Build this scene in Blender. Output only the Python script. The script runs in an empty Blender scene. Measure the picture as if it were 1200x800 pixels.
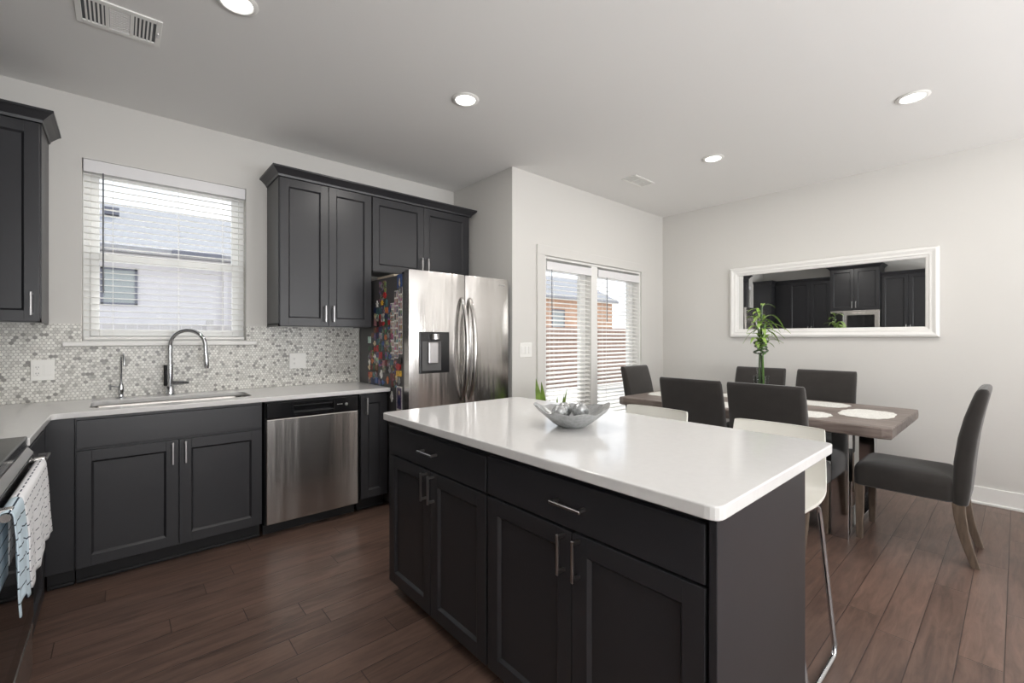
import bpy, bmesh, math, random
from mathutils import Vector, Matrix
random.seed(7)
PI = math.pi
C = bpy.context.scene.collection
sc = bpy.context.scene

# ------------------------------------------------------------------ camera
YAW = math.radians(41.35)
CAMZ = 1.292
cam_d = bpy.data.cameras.new('camera')
cam_d.sensor_width = 36.0
cam_d.lens = 36.0 * 522.0 / 1200.0
cam_d.shift_y = -4.0 / 1200.0
cam_d.clip_start = 0.05
cam_d.clip_end = 300
cam = bpy.data.objects.new('camera', cam_d)
cam.location = (0, 0, CAMZ)
cam.rotation_euler = (PI / 2, 0, -YAW)
C.objects.link(cam)
sc.camera = cam

# ------------------------------------------------------------------ colour management, cycles
sc.view_settings.view_transform = 'Standard'
sc.view_settings.look = 'None'
sc.view_settings.exposure = 0.0
sc.view_settings.gamma = 1.0
sc.view_settings.use_curve_mapping = False
sc.render.engine = 'CYCLES'
sc.cycles.use_denoising = True
sc.cycles.max_bounces = 10
sc.cycles.diffuse_bounces = 5
sc.cycles.glossy_bounces = 5
sc.cycles.transparent_max_bounces = 24
sc.cycles.transmission_bounces = 8
sc.cycles.caustics_reflective = False
sc.cycles.caustics_refractive = False
sc.cycles.sample_clamp_indirect = 6.0

# ------------------------------------------------------------------ room numbers
ZC = 2.783          # ceiling
YS = 3.813          # sink wall
XA = 2.56           # side wall beside the fridge
YB = 2.906          # dining wall with the glass doors
XR = 5.04           # wall with the mirror
XL = -0.90          # wall behind the range
YR = -3.6           # wall behind the camera
WX0, WX1, WZ0, WZ1 = -0.176, 0.708, 1.27, 2.405     # sink window opening
DX0, DX1, DZ1 = 2.958, 4.545, 2.055                 # glass door opening

# ------------------------------------------------------------------ sky and sun
w = bpy.data.worlds.new('sky'); sc.world = w; w.use_nodes = True
nt = w.node_tree; nt.nodes.clear()
def N(nt, t, **kw):
    n = nt.nodes.new(t)
    for k, v in kw.items():
        setattr(n, k, v)
    return n
out = N(nt, 'ShaderNodeOutputWorld'); bg = N(nt, 'ShaderNodeBackground')
tc = N(nt, 'ShaderNodeTexCoord'); sep = N(nt, 'ShaderNodeSeparateXYZ')
nt.links.new(tc.outputs['Generated'], sep.inputs[0])
rmp = N(nt, 'ShaderNodeValToRGB')
rmp.color_ramp.elements[0].position = 0.0; rmp.color_ramp.elements[0].color = (0.93, 0.96, 1.0, 1)
rmp.color_ramp.elements[1].position = 0.6; rmp.color_ramp.elements[1].color = (0.62, 0.80, 1.0, 1)
nt.links.new(sep.outputs['Z'], rmp.inputs[0])
nz = N(nt, 'ShaderNodeTexNoise'); nz.inputs['Scale'].default_value = 3.0; nz.inputs['Detail'].default_value = 5
cl = N(nt, 'ShaderNodeValToRGB'); cl.color_ramp.elements[0].position = 0.45; cl.color_ramp.elements[1].position = 0.62
nt.links.new(tc.outputs['Generated'], nz.inputs['Vector']); nt.links.new(nz.outputs['Fac'], cl.inputs[0])
mx = N(nt, 'ShaderNodeMixRGB'); mx.inputs[2].default_value = (1, 1, 1, 1)
nt.links.new(cl.outputs[0], mx.inputs[0]); nt.links.new(rmp.outputs[0], mx.inputs[1])
nt.links.new(mx.outputs[0], bg.inputs[0]); bg.inputs[1].default_value = 1.9
nt.links.new(bg.outputs[0], out.inputs[0])

def light(name, typ, loc, rot, energy, color=(1, 1, 1), **kw):
    d = bpy.data.lights.new(name, typ); d.energy = energy; d.color = color
    for k, v in kw.items(): setattr(d, k, v)
    o = bpy.data.objects.new(name, d); o.location = loc; o.rotation_euler = rot
    C.objects.link(o); return o
sun_q = Vector((-.30, -.62, -.80)).to_track_quat('-Z', 'Y').to_euler()
light('sun', 'SUN', (0, 0, 20), sun_q, 4.0, (1, .97, .92), angle=math.radians(2))
# added unseen fill lamps behind the camera, aimed up to bounce off the ceiling
for x, pw_ in ((0.6, 262), (3.4, 140)):
    light('added_bounce_fill', 'AREA', (x, YR + 0.30, 1.15), (PI / 2 + math.radians(74), 0, 0), pw_, (0.985, 0.99, 1.0), shape='RECTANGLE', size=1.8, size_y=2.1)


# ------------------------------------------------------------------ materials
def srgb(r, g, b):
    f = lambda c: (c / 255) / 12.92 if c / 255 <= 0.04045 else ((c / 255 + 0.055) / 1.055) ** 2.4
    return (f(r), f(g), f(b), 1)
def mat(name, col, rough=0.5, metal=0.0, spec=0.5, bump=None, vary=None, coat=0.0, aniso=0.0, trans=0.0, sheen=0.0, stretch=(1, 1, 1)):
    m = bpy.data.materials.new(name); m.use_nodes = True
    nt = m.node_tree; b = nt.nodes['Principled BSDF']
    b.inputs['Base Color'].default_value = col if len(col) == 4 else (*col, 1)
    b.inputs['Roughness'].default_value = rough
    b.inputs['Metallic'].default_value = metal
    b.inputs['Specular IOR Level'].default_value = spec
    b.inputs['Coat Weight'].default_value = coat
    b.inputs['Transmission Weight'].default_value = trans
    b.inputs['Sheen Weight'].default_value = sheen
    b.inputs['Anisotropic'].default_value = aniso
    tc = N(nt, 'ShaderNodeTexCoord'); mp = N(nt, 'ShaderNodeMapping'); mp.inputs['Scale'].default_value = stretch
    nt.links.new(tc.outputs['Object'], mp.inputs[0])
    if vary:
        sca, amt = vary
        n = N(nt, 'ShaderNodeTexNoise'); n.inputs['Scale'].default_value = sca; n.inputs['Detail'].default_value = 6
        nt.links.new(mp.outputs[0], n.inputs['Vector'])
        h = N(nt, 'ShaderNodeHueSaturation'); h.inputs['Color'].default_value = b.inputs['Base Color'].default_value
        r = N(nt, 'ShaderNodeMapRange'); r.inputs[1].default_value = .25; r.inputs[2].default_value = .75
        r.inputs[3].default_value = 1 - amt; r.inputs[4].default_value = 1 + amt
        nt.links.new(n.outputs['Fac'], r.inputs[0]); nt.links.new(r.outputs[0], h.inputs['Value'])
        nt.links.new(h.outputs[0], b.inputs['Base Color'])
    if bump:
        sca, st, dist = bump
        n = N(nt, 'ShaderNodeTexNoise'); n.inputs['Scale'].default_value = sca; n.inputs['Detail'].default_value = 4
        nt.links.new(mp.outputs[0], n.inputs['Vector'])
        bp = N(nt, 'ShaderNodeBump'); bp.inputs['Strength'].default_value = st; bp.inputs['Distance'].default_value = dist
        nt.links.new(n.outputs['Fac'], bp.inputs['Height']); nt.links.new(bp.outputs[0], b.inputs['Normal'])
    return m
M = {}
M['wall'] = mat('wall_paint', srgb(211, 209, 205), 0.75, spec=.25, bump=(180, .06, .002))
M['ceiling'] = mat('ceiling_paint', srgb(234, 233, 231), 0.85, spec=.2, bump=(150, .06, .002))
M['trim'] = mat('trim_white', srgb(232, 231, 228), 0.4)
M['cab'] = mat('charcoal_cabinet_paint', srgb(45, 45, 48), 0.34, spec=.5, vary=(4, .04))
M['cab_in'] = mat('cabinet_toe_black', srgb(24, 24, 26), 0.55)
M['steel'] = mat('brushed_steel', srgb(198, 195, 192), 0.20, metal=1.0, bump=(2.2, .5, .03), stretch=(1.6, 1, .14))
M['steel_dw'] = mat('dishwasher_steel', srgb(196, 192, 188), 0.26, metal=1.0, bump=(2.4, .45, .03), stretch=(1.6, 1, .13))
M['nickel'] = mat('satin_nickel', srgb(178, 176, 176), 0.28, metal=1.0)
M['chrome'] = mat('chrome', srgb(205, 207, 210), 0.09, metal=1.0)
M['black_gloss'] = mat('black_gloss_plastic', srgb(22, 22, 24), 0.18)
M['black'] = mat('black_plastic', srgb(26, 26, 28), 0.45)
M['fridge_side'] = mat('fridge_side_grey', srgb(78, 77, 77), 0.45, bump=(200, .1, .001))
M['quartz'] = mat('white_quartz', srgb(219, 218, 217), 0.12, spec=.55, vary=(45, .02))
M['plastic_white'] = mat('white_plastic', srgb(235, 234, 230), 0.35)
M['blind'] = mat('white_blind', srgb(238, 237, 234), 0.5)
M['headrail'] = mat('white_headrail', srgb(228, 227, 228), 0.5)
M['wand'] = mat('grey_wand', srgb(110, 112, 116), 0.3)
M['fabric'] = mat('charcoal_velvet', srgb(50, 47, 45), 0.85, spec=.2, sheen=.35, vary=(14, .12), bump=(300, .15, .001))
M['leg_wood'] = mat('weathered_leg_wood', srgb(104, 90, 78), 0.5, vary=(12, .3), stretch=(6, 6, 1))
M['stool_white'] = mat('white_moulded_shell', srgb(232, 230, 222), 0.3)
M['vinyl'] = mat('vinyl_window_frame', srgb(240, 240, 238), 0.4)
M['leaf'] = mat('green_leaf', srgb(132, 162, 74), 0.45, vary=(9, .45))
M['stalk'] = mat('bamboo_stalk', srgb(84, 122, 52), 0.4, vary=(30, .3))
M['stalk_dark'] = mat('spiral_stalk', srgb(52, 74, 38), 0.4, vary=(30, .3))
M['pot'] = mat('grey_plant_pot', srgb(150, 148, 144), 0.5)
M['soil'] = mat('soil', srgb(50, 38, 30), 0.9, vary=(40, .4))
M['gravel'] = mat('pale_gravel', srgb(190, 186, 176), .6, vary=(90, .4))
M['silver_bowl'] = mat('silver_mottled_glass', srgb(176, 178, 178), 0.25, metal=.35, vary=(60, .22), bump=(90, .3, .003))
M['silver_ball'] = mat('silver_mosaic_ball', srgb(170, 172, 172), 0.25, metal=.5, vary=(70, .55), bump=(70, .6, .004))
M['concrete'] = mat('patio_concrete', srgb(205, 200, 192), .9, vary=(3, .08))
M['siding'] = mat('neighbour_siding', srgb(196, 192, 194), .8)
M['shingle'] = mat('grey_shingles', srgb(146, 145, 148), .9, vary=(10, .10))
M['brickhouse'] = mat('tan_brick', srgb(184, 146, 120), .9, vary=(6, .15))
M['fencewood'] = mat('fence_wood', srgb(150, 124, 110), .85, vary=(5, .25), stretch=(3, 3, .4))
M['paling'] = mat('pale_fence', srgb(170, 165, 164), .85)
M['darkwin'] = mat('neighbour_window_glass', srgb(140, 146, 146), .3)
M['darkframe'] = mat('dark_window_frame', srgb(92, 94, 106), .6)
M['wtower'] = mat('tower_white', srgb(236, 236, 238), .6)
M['glass_oven'] = mat('oven_glass', srgb(14, 14, 16), .06)

def thin_glass(name, tint=(1, 1, 1, 1), refl=.03):
    m = bpy.data.materials.new(name); m.use_nodes = True; nt = m.node_tree; nt.nodes.clear()
    o = N(nt, 'ShaderNodeOutputMaterial'); t = N(nt, 'ShaderNodeBsdfTransparent'); g = N(nt, 'ShaderNodeBsdfGlossy')
    t.inputs[0].default_value = tint; g.inputs['Roughness'].default_value = .02
    lw = N(nt, 'ShaderNodeLayerWeight'); lw.inputs[0].default_value = .5
    pw = N(nt, 'ShaderNodeMath'); pw.operation = 'POWER'; nt.links.new(lw.outputs['Facing'], pw.inputs[0]); pw.inputs[1].default_value = 4.0
    fr = N(nt, 'ShaderNodeMath'); fr.operation = 'MULTIPLY_ADD'; nt.links.new(pw.outputs[0], fr.inputs[0]); fr.inputs[1].default_value = .5; fr.inputs[2].default_value = refl
    mxs = N(nt, 'ShaderNodeMixShader')
    nt.links.new(fr.outputs[0], mxs.inputs[0]); nt.links.new(t.outputs[0], mxs.inputs[1]); nt.links.new(g.outputs[0], mxs.inputs[2])
    nt.links.new(mxs.outputs[0], o.inputs[0]); return m
M['glass'] = thin_glass('window_glass')
M['vase'] = thin_glass('clear_vase_glass', (.97, .985, .98, 1), .10)
def mirror_mat():
    m = bpy.data.materials.new('mirror_silver'); m.use_nodes = True; b = m.node_tree.nodes['Principled BSDF']
    b.inputs['Base Color'].default_value = (.86, .87, .87, 1); b.inputs['Metallic'].default_value = 1; b.inputs['Roughness'].default_value = .008
    return m
M['mirror'] = mirror_mat()
def emis(name, col, s):
    m = bpy.data.materials.new(name); m.use_nodes = True; b = m.node_tree.nodes['Principled BSDF']
    b.inputs['Base Color'].default_value = (1, 1, 1, 1)
    b.inputs['Emission Color'].default_value = (*col, 1); b.inputs['Emission Strength'].default_value = s
    return m
M['lamp'] = emis('lamp_lens', (1, .98, .94), 6.0)

def mth(nt, op, a, b=None):
    n = N(nt, 'ShaderNodeMath'); n.operation = op
    for i, v in enumerate((a, b)):
        if v is None: continue
        if isinstance(v, (int, float)): n.inputs[i].default_value = v
        else: nt.links.new(v, n.inputs[i])
    return n.outputs[0]
def floor_mat():
    m = bpy.data.materials.new('dark_hickory_planks'); m.use_nodes = True; nt = m.node_tree; b = nt.nodes['Principled BSDF']
    tc = N(nt, 'ShaderNodeTexCoord'); s = N(nt, 'ShaderNodeSeparateXYZ'); nt.links.new(tc.outputs['Object'], s.inputs[0])
    W, L = .127, 1.15
    yy = mth(nt, 'DIVIDE', mth(nt, 'ADD', s.outputs['Y'], 20.03), W)
    row = mth(nt, 'FLOOR', yy); fy = mth(nt, 'FRACT', yy)
    wn = N(nt, 'ShaderNodeTexWhiteNoise'); wn.noise_dimensions = '1D'; nt.links.new(row, wn.inputs['W'])
    xx = mth(nt, 'ADD', mth(nt, 'DIVIDE', mth(nt, 'ADD', s.outputs['X'], 20), L), mth(nt, 'MULTIPLY', wn.outputs['Value'], 5.0))
    col = mth(nt, 'FLOOR', xx); fx = mth(nt, 'FRACT', xx)
    cb = N(nt, 'ShaderNodeCombineXYZ'); nt.links.new(row, cb.inputs[0]); nt.links.new(col, cb.inputs[1])
    w2 = N(nt, 'ShaderNodeTexWhiteNoise'); w2.noise_dimensions = '3D'; nt.links.new(cb.outputs[0], w2.inputs['Vector'])
    # grain
    off = N(nt, 'ShaderNodeVectorMath'); off.operation = 'MULTIPLY_ADD'
    nt.links.new(w2.outputs['Color'], off.inputs[0]); off.inputs[1].default_value = (7, 7, 7)
    mp = N(nt, 'ShaderNodeMapping'); mp.inputs['Scale'].default_value = (1.6, 13, 1)
    nt.links.new(tc.outputs['Object'], mp.inputs[0]); nt.links.new(mp.outputs[0], off.inputs[2])
    n1 = N(nt, 'ShaderNodeTexNoise'); n1.inputs['Scale'].default_value = 2.2; n1.inputs['Detail'].default_value = 8; n1.inputs['Roughness'].default_value = .65
    n1.inputs['Distortion'].default_value = .8
    nt.links.new(off.outputs[0], n1.inputs['Vector'])
    n2 = N(nt, 'ShaderNodeTexNoise'); n2.inputs['Scale'].default_value = 5; n2.inputs['Detail'].default_value = 3
    nt.links.new(tc.outputs['Object'], n2.inputs['Vector'])
    rp = N(nt, 'ShaderNodeValToRGB'); e = rp.color_ramp.elements
    e[0].position = .28; e[0].color = srgb(66, 51, 45); e[1].position = .75; e[1].color = srgb(126, 101, 89)
    v = mth(nt, 'ADD', mth(nt, 'MULTIPLY', n1.outputs['Fac'], .72), mth(nt, 'ADD', mth(nt, 'MULTIPLY', w2.outputs['Value'], .14), mth(nt, 'MULTIPLY', n2.outputs['Fac'], .18)))
    nt.links.new(v, rp.inputs[0])
    # seams
    ey = mth(nt, 'MULTIPLY', mth(nt, 'MINIMUM', fy, mth(nt, 'SUBTRACT', 1.0, fy)), W)
    ex = mth(nt, 'MULTIPLY', mth(nt, 'MINIMUM', fx, mth(nt, 'SUBTRACT', 1.0, fx)), L)
    ed = mth(nt, 'MINIMUM', ey, ex)
    mr = N(nt, 'ShaderNodeMapRange'); mr.inputs[1].default_value = .0006; mr.inputs[2].default_value = .0028
    nt.links.new(ed, mr.inputs[0])
    mixc = N(nt, 'ShaderNodeMixRGB'); mixc.inputs[1].default_value = srgb(54, 40, 35)
    nt.links.new(mr.outputs[0], mixc.inputs[0]); nt.links.new(rp.outputs[0], mixc.inputs[2])
    nt.links.new(mixc.outputs[0], b.inputs['Base Color'])
    h = mth(nt, 'ADD', mth(nt, 'MULTIPLY', mr.outputs[0], .5), mth(nt, 'ADD', mth(nt, 'MULTIPLY', n1.outputs['Fac'], .35), mth(nt, 'MULTIPLY', n2.outputs['Fac'], .5)))
    bp = N(nt, 'ShaderNodeBump'); bp.inputs['Strength'].default_value = .35; bp.inputs['Distance'].default_value = .004
    nt.links.new(h, bp.inputs['Height']); nt.links.new(bp.outputs[0], b.inputs['Normal'])
    b.inputs['Roughness'].default_value = .34; b.inputs['Specular IOR Level'].default_value = .5
    return m
M['floor'] = floor_mat()
def hex_mat():
    m = bpy.data.materials.new('hexagon_mosaic'); m.use_nodes = True; nt = m.node_tree; b = nt.nodes['Principled BSDF']
    tc = N(nt, 'ShaderNodeTexCoord'); s = N(nt, 'ShaderNodeSeparateXYZ'); nt.links.new(tc.outputs['Object'], s.inputs[0])
    P = .0187
    px = mth(nt, 'ADD', mth(nt, 'DIVIDE', s.outputs['X'], P), 200.0); pz = mth(nt, 'ADD', mth(nt, 'DIVIDE', s.outputs['Z'], P), 207.846)
    R3 = 1.7320508
    def cell(ox, oz):
        a = mth(nt, 'SUBTRACT', mth(nt, 'MODULO', mth(nt, 'ADD', px, ox), 1.0), .5)
        c = mth(nt, 'SUBTRACT', mth(nt, 'MODULO', mth(nt, 'ADD', pz, oz), R3), R3 / 2)
        d = mth(nt, 'ADD', mth(nt, 'MULTIPLY', a, a), mth(nt, 'MULTIPLY', c, c))
        return a, c, d
    a1, c1, d1 = cell(0, 0); a2, c2, d2 = cell(.5, R3 / 2)
    f = mth(nt, 'LESS_THAN', d2, d1)
    def pick(u, v): return mth(nt, 'ADD', u, mth(nt, 'MULTIPLY', f, mth(nt, 'SUBTRACT', v, u)))
    gx, gz = pick(a1, a2), pick(c1, c2)
    ax, az = mth(nt, 'ABSOLUTE', gx), mth(nt, 'ABSOLUTE', gz)
    hd = mth(nt, 'MAXIMUM', ax, mth(nt, 'ADD', mth(nt, 'MULTIPLY', ax, .5), mth(nt, 'MULTIPLY', az, .8660254)))
    idx = mth(nt, 'ROUND', mth(nt, 'MULTIPLY', mth(nt, 'SUBTRACT', px, gx), 2.0)); idz = mth(nt, 'ROUND', mth(nt, 'MULTIPLY', mth(nt, 'SUBTRACT', pz, gz), 2 / R3))
    cb = N(nt, 'ShaderNodeCombineXYZ'); nt.links.new(idx, cb.inputs[0]); nt.links.new(idz, cb.inputs[1])
    wn = N(nt, 'ShaderNodeTexWhiteNoise'); wn.noise_dimensions = '3D'; nt.links.new(cb.outputs[0], wn.inputs['Vector'])
    ra = N(nt, 'ShaderNodeValToRGB'); e = ra.color_ramp.elements; ra.color_ramp.interpolation = 'LINEAR'
    e[0].position = 0; e[0].color = srgb(128, 126, 122); e[1].position = 1; e[1].color = srgb(226, 225, 219)
    for p, c in ((.07, (146, 144, 139)), (.13, (184, 182, 176)), (.35, (206, 204, 198))):
        q = e.new(p); q.color = srgb(*c)
    nt.links.new(wn.outputs['Value'], ra.inputs[0])
    no = N(nt, 'ShaderNodeTexNoise'); no.inputs['Scale'].default_value = 70; nt.links.new(tc.outputs['Object'], no.inputs['Vector'])
    hs = N(nt, 'ShaderNodeHueSaturation'); nt.links.new(ra.outputs[0], hs.inputs['Color'])
    nt.links.new(mth(nt, 'ADD', mth(nt, 'MULTIPLY', no.outputs['Fac'], .5), .78), hs.inputs['Value'])
    mr = N(nt, 'ShaderNodeMapRange'); mr.inputs[1].default_value = .425; mr.inputs[2].default_value = .465; nt.links.new(hd, mr.inputs[0])
    mi = N(nt, 'ShaderNodeMixRGB'); nt.links.new(mr.outputs[0], mi.inputs[0]); nt.links.new(hs.outputs[0], mi.inputs[1]); mi.inputs[2].default_value = srgb(150, 148, 143)
    nt.links.new(mi.outputs[0], b.inputs['Base Color'])
    bp = N(nt, 'ShaderNodeBump'); bp.inputs['Strength'].default_value = .5; bp.inputs['Distance'].default_value = .002
    nt.links.new(mth(nt, 'SUBTRACT', 1.0, mr.outputs[0]), bp.inputs['Height']); nt.links.new(bp.outputs[0], b.inputs['Normal'])
    b.inputs['Roughness'].default_value = .3
    return m
M['hex'] = hex_mat()
def wood_mat(name, c0, c1, axis=1, rough=.45, scale=2.0):
    m = bpy.data.materials.new(name); m.use_nodes = True; nt = m.node_tree; b = nt.nodes['Principled BSDF']
    tc = N(nt, 'ShaderNodeTexCoord'); mp = N(nt, 'ShaderNodeMapping'); sc_ = [12, 12, 12]; sc_[axis] = 1.0; mp.inputs['Scale'].default_value = sc_
    nt.links.new(tc.outputs['Object'], mp.inputs[0])
    n = N(nt, 'ShaderNodeTexNoise'); n.inputs['Scale'].default_value = scale; n.inputs['Detail'].default_value = 8; n.inputs['Distortion'].default_value = 1.0
    nt.links.new(mp.outputs[0], n.inputs['Vector'])
    r = N(nt, 'ShaderNodeValToRGB'); e = r.color_ramp.elements; e[0].position = .3; e[0].color = c0; e[1].position = .72; e[1].color = c1
    nt.links.new(n.outputs['Fac'], r.inputs[0]); nt.links.new(r.outputs[0], b.inputs['Base Color'])
    bp = N(nt, 'ShaderNodeBump'); bp.inputs['Strength'].default_value = .25; bp.inputs['Distance'].default_value = .003
    nt.links.new(n.outputs['Fac'], bp.inputs['Height']); nt.links.new(bp.outputs[0], b.inputs['Normal'])
    b.inputs['Roughness'].default_value = rough
    return m
M['table'] = wood_mat('weathered_table_wood', srgb(98, 86, 80), srgb(146, 134, 127), 1, .42)
def check_mat(name, base, line, pitch, wdt, dashed):
    # woven tea-towel stripes following the towel's own surface
    m = bpy.data.materials.new(name); m.use_nodes = True; nt = m.node_tree; b = nt.nodes['Principled BSDF']
    tc = N(nt, 'ShaderNodeTexCoord'); s = N(nt, 'ShaderNodeSeparateXYZ'); nt.links.new(tc.outputs['UV'], s.inputs[0])
    f1 = mth(nt, 'FRACT', mth(nt, 'DIVIDE', s.outputs['Y'], pitch)); l1 = mth(nt, 'LESS_THAN', f1, wdt)
    f2 = mth(nt, 'FRACT', mth(nt, 'DIVIDE', s.outputs['X'], dashed)); l2 = mth(nt, 'LESS_THAN', f2, .62 if dashed < .5 else 2)
    k = mth(nt, 'MULTIPLY', l1, l2)
    mi = N(nt, 'ShaderNodeMixRGB'); nt.links.new(k, mi.inputs[0]); mi.inputs[1].default_value = base; mi.inputs[2].default_value = line
    nt.links.new(mi.outputs[0], b.inputs['Base Color']); b.inputs['Roughness'].default_value = .9; b.inputs['Specular IOR Level'].default_value = .1
    n = N(nt, 'ShaderNodeTexNoise'); n.inputs['Scale'].default_value = 160; nt.links.new(tc.outputs['Object'], n.inputs['Vector'])
    bp = N(nt, 'ShaderNodeBump'); bp.inputs['Strength'].default_value = .5; bp.inputs['Distance'].default_value = .002
    nt.links.new(n.outputs['Fac'], bp.inputs['Height']); nt.links.new(bp.outputs[0], b.inputs['Normal'])
    return m
M['towel_white'] = check_mat('white_dashed_towel', srgb(238, 238, 240), srgb(84, 88, 100), .034, .10, .045)
M['towel_blue'] = check_mat('pale_blue_lined_towel', srgb(200, 216, 226), srgb(58, 66, 80), .038, .10, 9.0)
def photo_mat(name, seed, c1, c2):
    m = bpy.data.materials.new(name); m.use_nodes = True; nt = m.node_tree; b = nt.nodes['Principled BSDF']
    tc = N(nt, 'ShaderNodeTexCoord'); mp = N(nt, 'ShaderNodeMapping'); mp.inputs['Location'].default_value = (seed, seed * 2, seed * 3); nt.links.new(tc.outputs['Object'], mp.inputs[0])
    n = N(nt, 'ShaderNodeTexVoronoi'); n.inputs['Scale'].default_value = 38; nt.links.new(mp.outputs[0], n.inputs['Vector'])
    hs = N(nt, 'ShaderNodeMixRGB'); hs.inputs[0].default_value = .35; hs.inputs[1].default_value = c1; nt.links.new(n.outputs['Color'], hs.inputs[2])
    n2 = N(nt, 'ShaderNodeTexNoise'); n2.inputs['Scale'].default_value = 30; nt.links.new(mp.outputs[0], n2.inputs['Vector'])
    r = N(nt, 'ShaderNodeValToRGB'); r.color_ramp.elements[0].position = .45; r.color_ramp.elements[1].position = .55; nt.links.new(n2.outputs['Fac'], r.inputs[0])
    mi = N(nt, 'ShaderNodeMixRGB'); nt.links.new(r.outputs[0], mi.inputs[0]); nt.links.new(hs.outputs[0], mi.inputs[1]); mi.inputs[2].default_value = c2
    nt.links.new(mi.outputs[0], b.inputs['Base Color']); b.inputs['Roughness'].default_value = .3
    return m

# ------------------------------------------------------------------ mesh helpers
def BM(): return bmesh.new()
def box(bm, x0, x1, y0, y1, z0, z1, bev=0.0, seg=2):
    m = Matrix.Translation(((x0 + x1) / 2, (y0 + y1) / 2, (z0 + z1) / 2)) @ Matrix.Diagonal((abs(x1 - x0), abs(y1 - y0), abs(z1 - z0), 1))
    r = bmesh.ops.create_cube(bm, size=1, matrix=m)
    if bev > 0:
        es = list({e for v in r['verts'] for e in v.link_edges})
        bmesh.ops.bevel(bm, geom=es, offset=bev, segments=seg, affect='EDGES', profile=.5, clamp_overlap=True)
    return bm
def loft(bm, rings, cap=True, closed=True):
    vs = [[bm.verts.new(p) for p in r] for r in rings]
    n = len(vs[0])
    for a, b in zip(vs[:-1], vs[1:]):
        for i in range(n if closed else n - 1):
            j = (i + 1) % n
            bm.faces.new((a[i], a[j], b[j], b[i]))
    if cap and closed:
        bm.faces.new(list(reversed(vs[0]))); bm.faces.new(vs[-1])
    return vs
def rr(w, d, r, n=5, cx=0, cy=0):
    pts = []
    r = min(r, w / 2 - 1e-4, d / 2 - 1e-4)
    for (sx, sy, a0) in ((1, 1, 0), (-1, 1, 90), (-1, -1, 180), (1, -1, 270)):
        for k in range(n + 1):
            a = math.radians(a0 + 90 * k / n)
            pts.append((cx + sx * (w / 2 - r) + r * math.cos(a), cy + sy * (d / 2 - r) + r * math.sin(a)))
    return pts
def tube(bm, pts, r, n=10, cap=True):
    pts = [Vector(p) for p in pts]
    rs = r if isinstance(r, (list, tuple)) else [r] * len(pts)
    t0 = (pts[1] - pts[0]).normalized()
    up = Vector((0, 0, 1)) if abs(t0.z) < .9 else Vector((1, 0, 0))
    nrm = t0.cross(up).normalized(); rings = []
    for i, p in enumerate(pts):
        t = ((pts[min(i + 1, len(pts) - 1)] - pts[i]).normalized() + (pts[i] - pts[max(i - 1, 0)]).normalized())
        if t.length < 1e-6: t = t0
        t.normalize()
        nrm = (nrm - t * nrm.dot(t)).normalized(); bn = t.cross(nrm)
        rings.append([p + (nrm * math.cos(2 * PI * k / n) + bn * math.sin(2 * PI * k / n)) * rs[i] for k in range(n)])
    loft(bm, rings, cap)
    return bm
def smooth_path(pts, sub=6):
    pts = [Vector(p) for p in pts]; out = []
    for i in range(len(pts) - 1):
        p0, p1, p2, p3 = pts[max(i - 1, 0)], pts[i], pts[i + 1], pts[min(i + 2, len(pts) - 1)]
        for k in range(sub):
            t = k / sub
            out.append(.5 * ((2 * p1) + (-p0 + p2) * t + (2 * p0 - 5 * p1 + 4 * p2 - p3) * t * t + (-p0 + 3 * p1 - 3 * p2 + p3) * t ** 3))
    out.append(pts[-1]); return out
def fillet(pts, r, n=6):
    pts = [Vector(p) for p in pts]; out = [pts[0]]
    for i in range(1, len(pts) - 1):
        a, b, c = pts[i - 1], pts[i], pts[i + 1]
        u = (a - b).normalized(); v = (c - b).normalized()
        for k in range(n + 1):
            t = k / n; p = b + u * r * (1 - t) ** 2 + v * r * t ** 2
            out.append(p)
    out.append(pts[-1]); return out
def lathe(bm, prof, n=32, c=(0, 0, 0)):
    rings = [[(c[0] + r * math.cos(2 * PI * k / n), c[1] + r * math.sin(2 * PI * k / n), c[2] + z) for k in range(n)] for r, z in prof]
    loft(bm, rings, True); return bm
def cyl(bm, p, q, r, n=16): return tube(bm, [p, q], r, n)
def prism(bm, poly, axis, a, b):
    def P(u, v, w): return {'x': (w, u, v), 'y': (u, w, v), 'z': (u, v, w)}[axis]
    loft(bm, [[P(u, v, a) for u, v in poly], [P(u, v, b) for u, v in poly]], True); return bm
def obj(name, bm, m, parent=None, smooth=False, loc=None, rot=None):
    bmesh.ops.recalc_face_normals(bm, faces=bm.faces)
    me = bpy.data.meshes.new(name); bm.to_mesh(me); bm.free()
    if smooth:
        for p in me.polygons: p.use_smooth = True
        try: me.set_sharp_from_angle(angle=math.radians(40))
        except Exception: pass
    me.materials.append(m)
    o = bpy.data.objects.new(name, me); C.objects.link(o)
    if parent: o.parent = parent
    if loc: o.location = loc
    if rot is not None: o.rotation_euler = (0, 0, rot)
    return o
def tag(o, label=None, cat=None, group=None, kind=None):
    if label: o['label'] = label
    if cat: o['category'] = cat
    if group: o['group'] = group
    if kind: o['kind'] = kind
    return o
def thing(name, label, cat, loc=(0, 0, 0), rotz=0, group=None, kind=None):
    o = bpy.data.objects.new(name, None); o.empty_display_size = .1; C.objects.link(o)
    o.location = loc; o.rotation_euler = (0, 0, rotz)
    return tag(o, label, cat, group, kind)
def dup(root, loc, rotz, label, group=None):
    r = root.copy(); C.objects.link(r); r.location = loc; r.rotation_euler = (0, 0, rotz); r['label'] = label
    if group: r['group'] = group
    def rec(src, dst):
        for ch in list(src.children):
            c = ch.copy(); C.objects.link(c); c.parent = dst; rec(ch, c)
    rec(root, r); return r
def struct(name, bm, m, label, parent=None):
    o = obj(name, bm, m, parent); return tag(o, label, kind='structure') if parent is None else o

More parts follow.
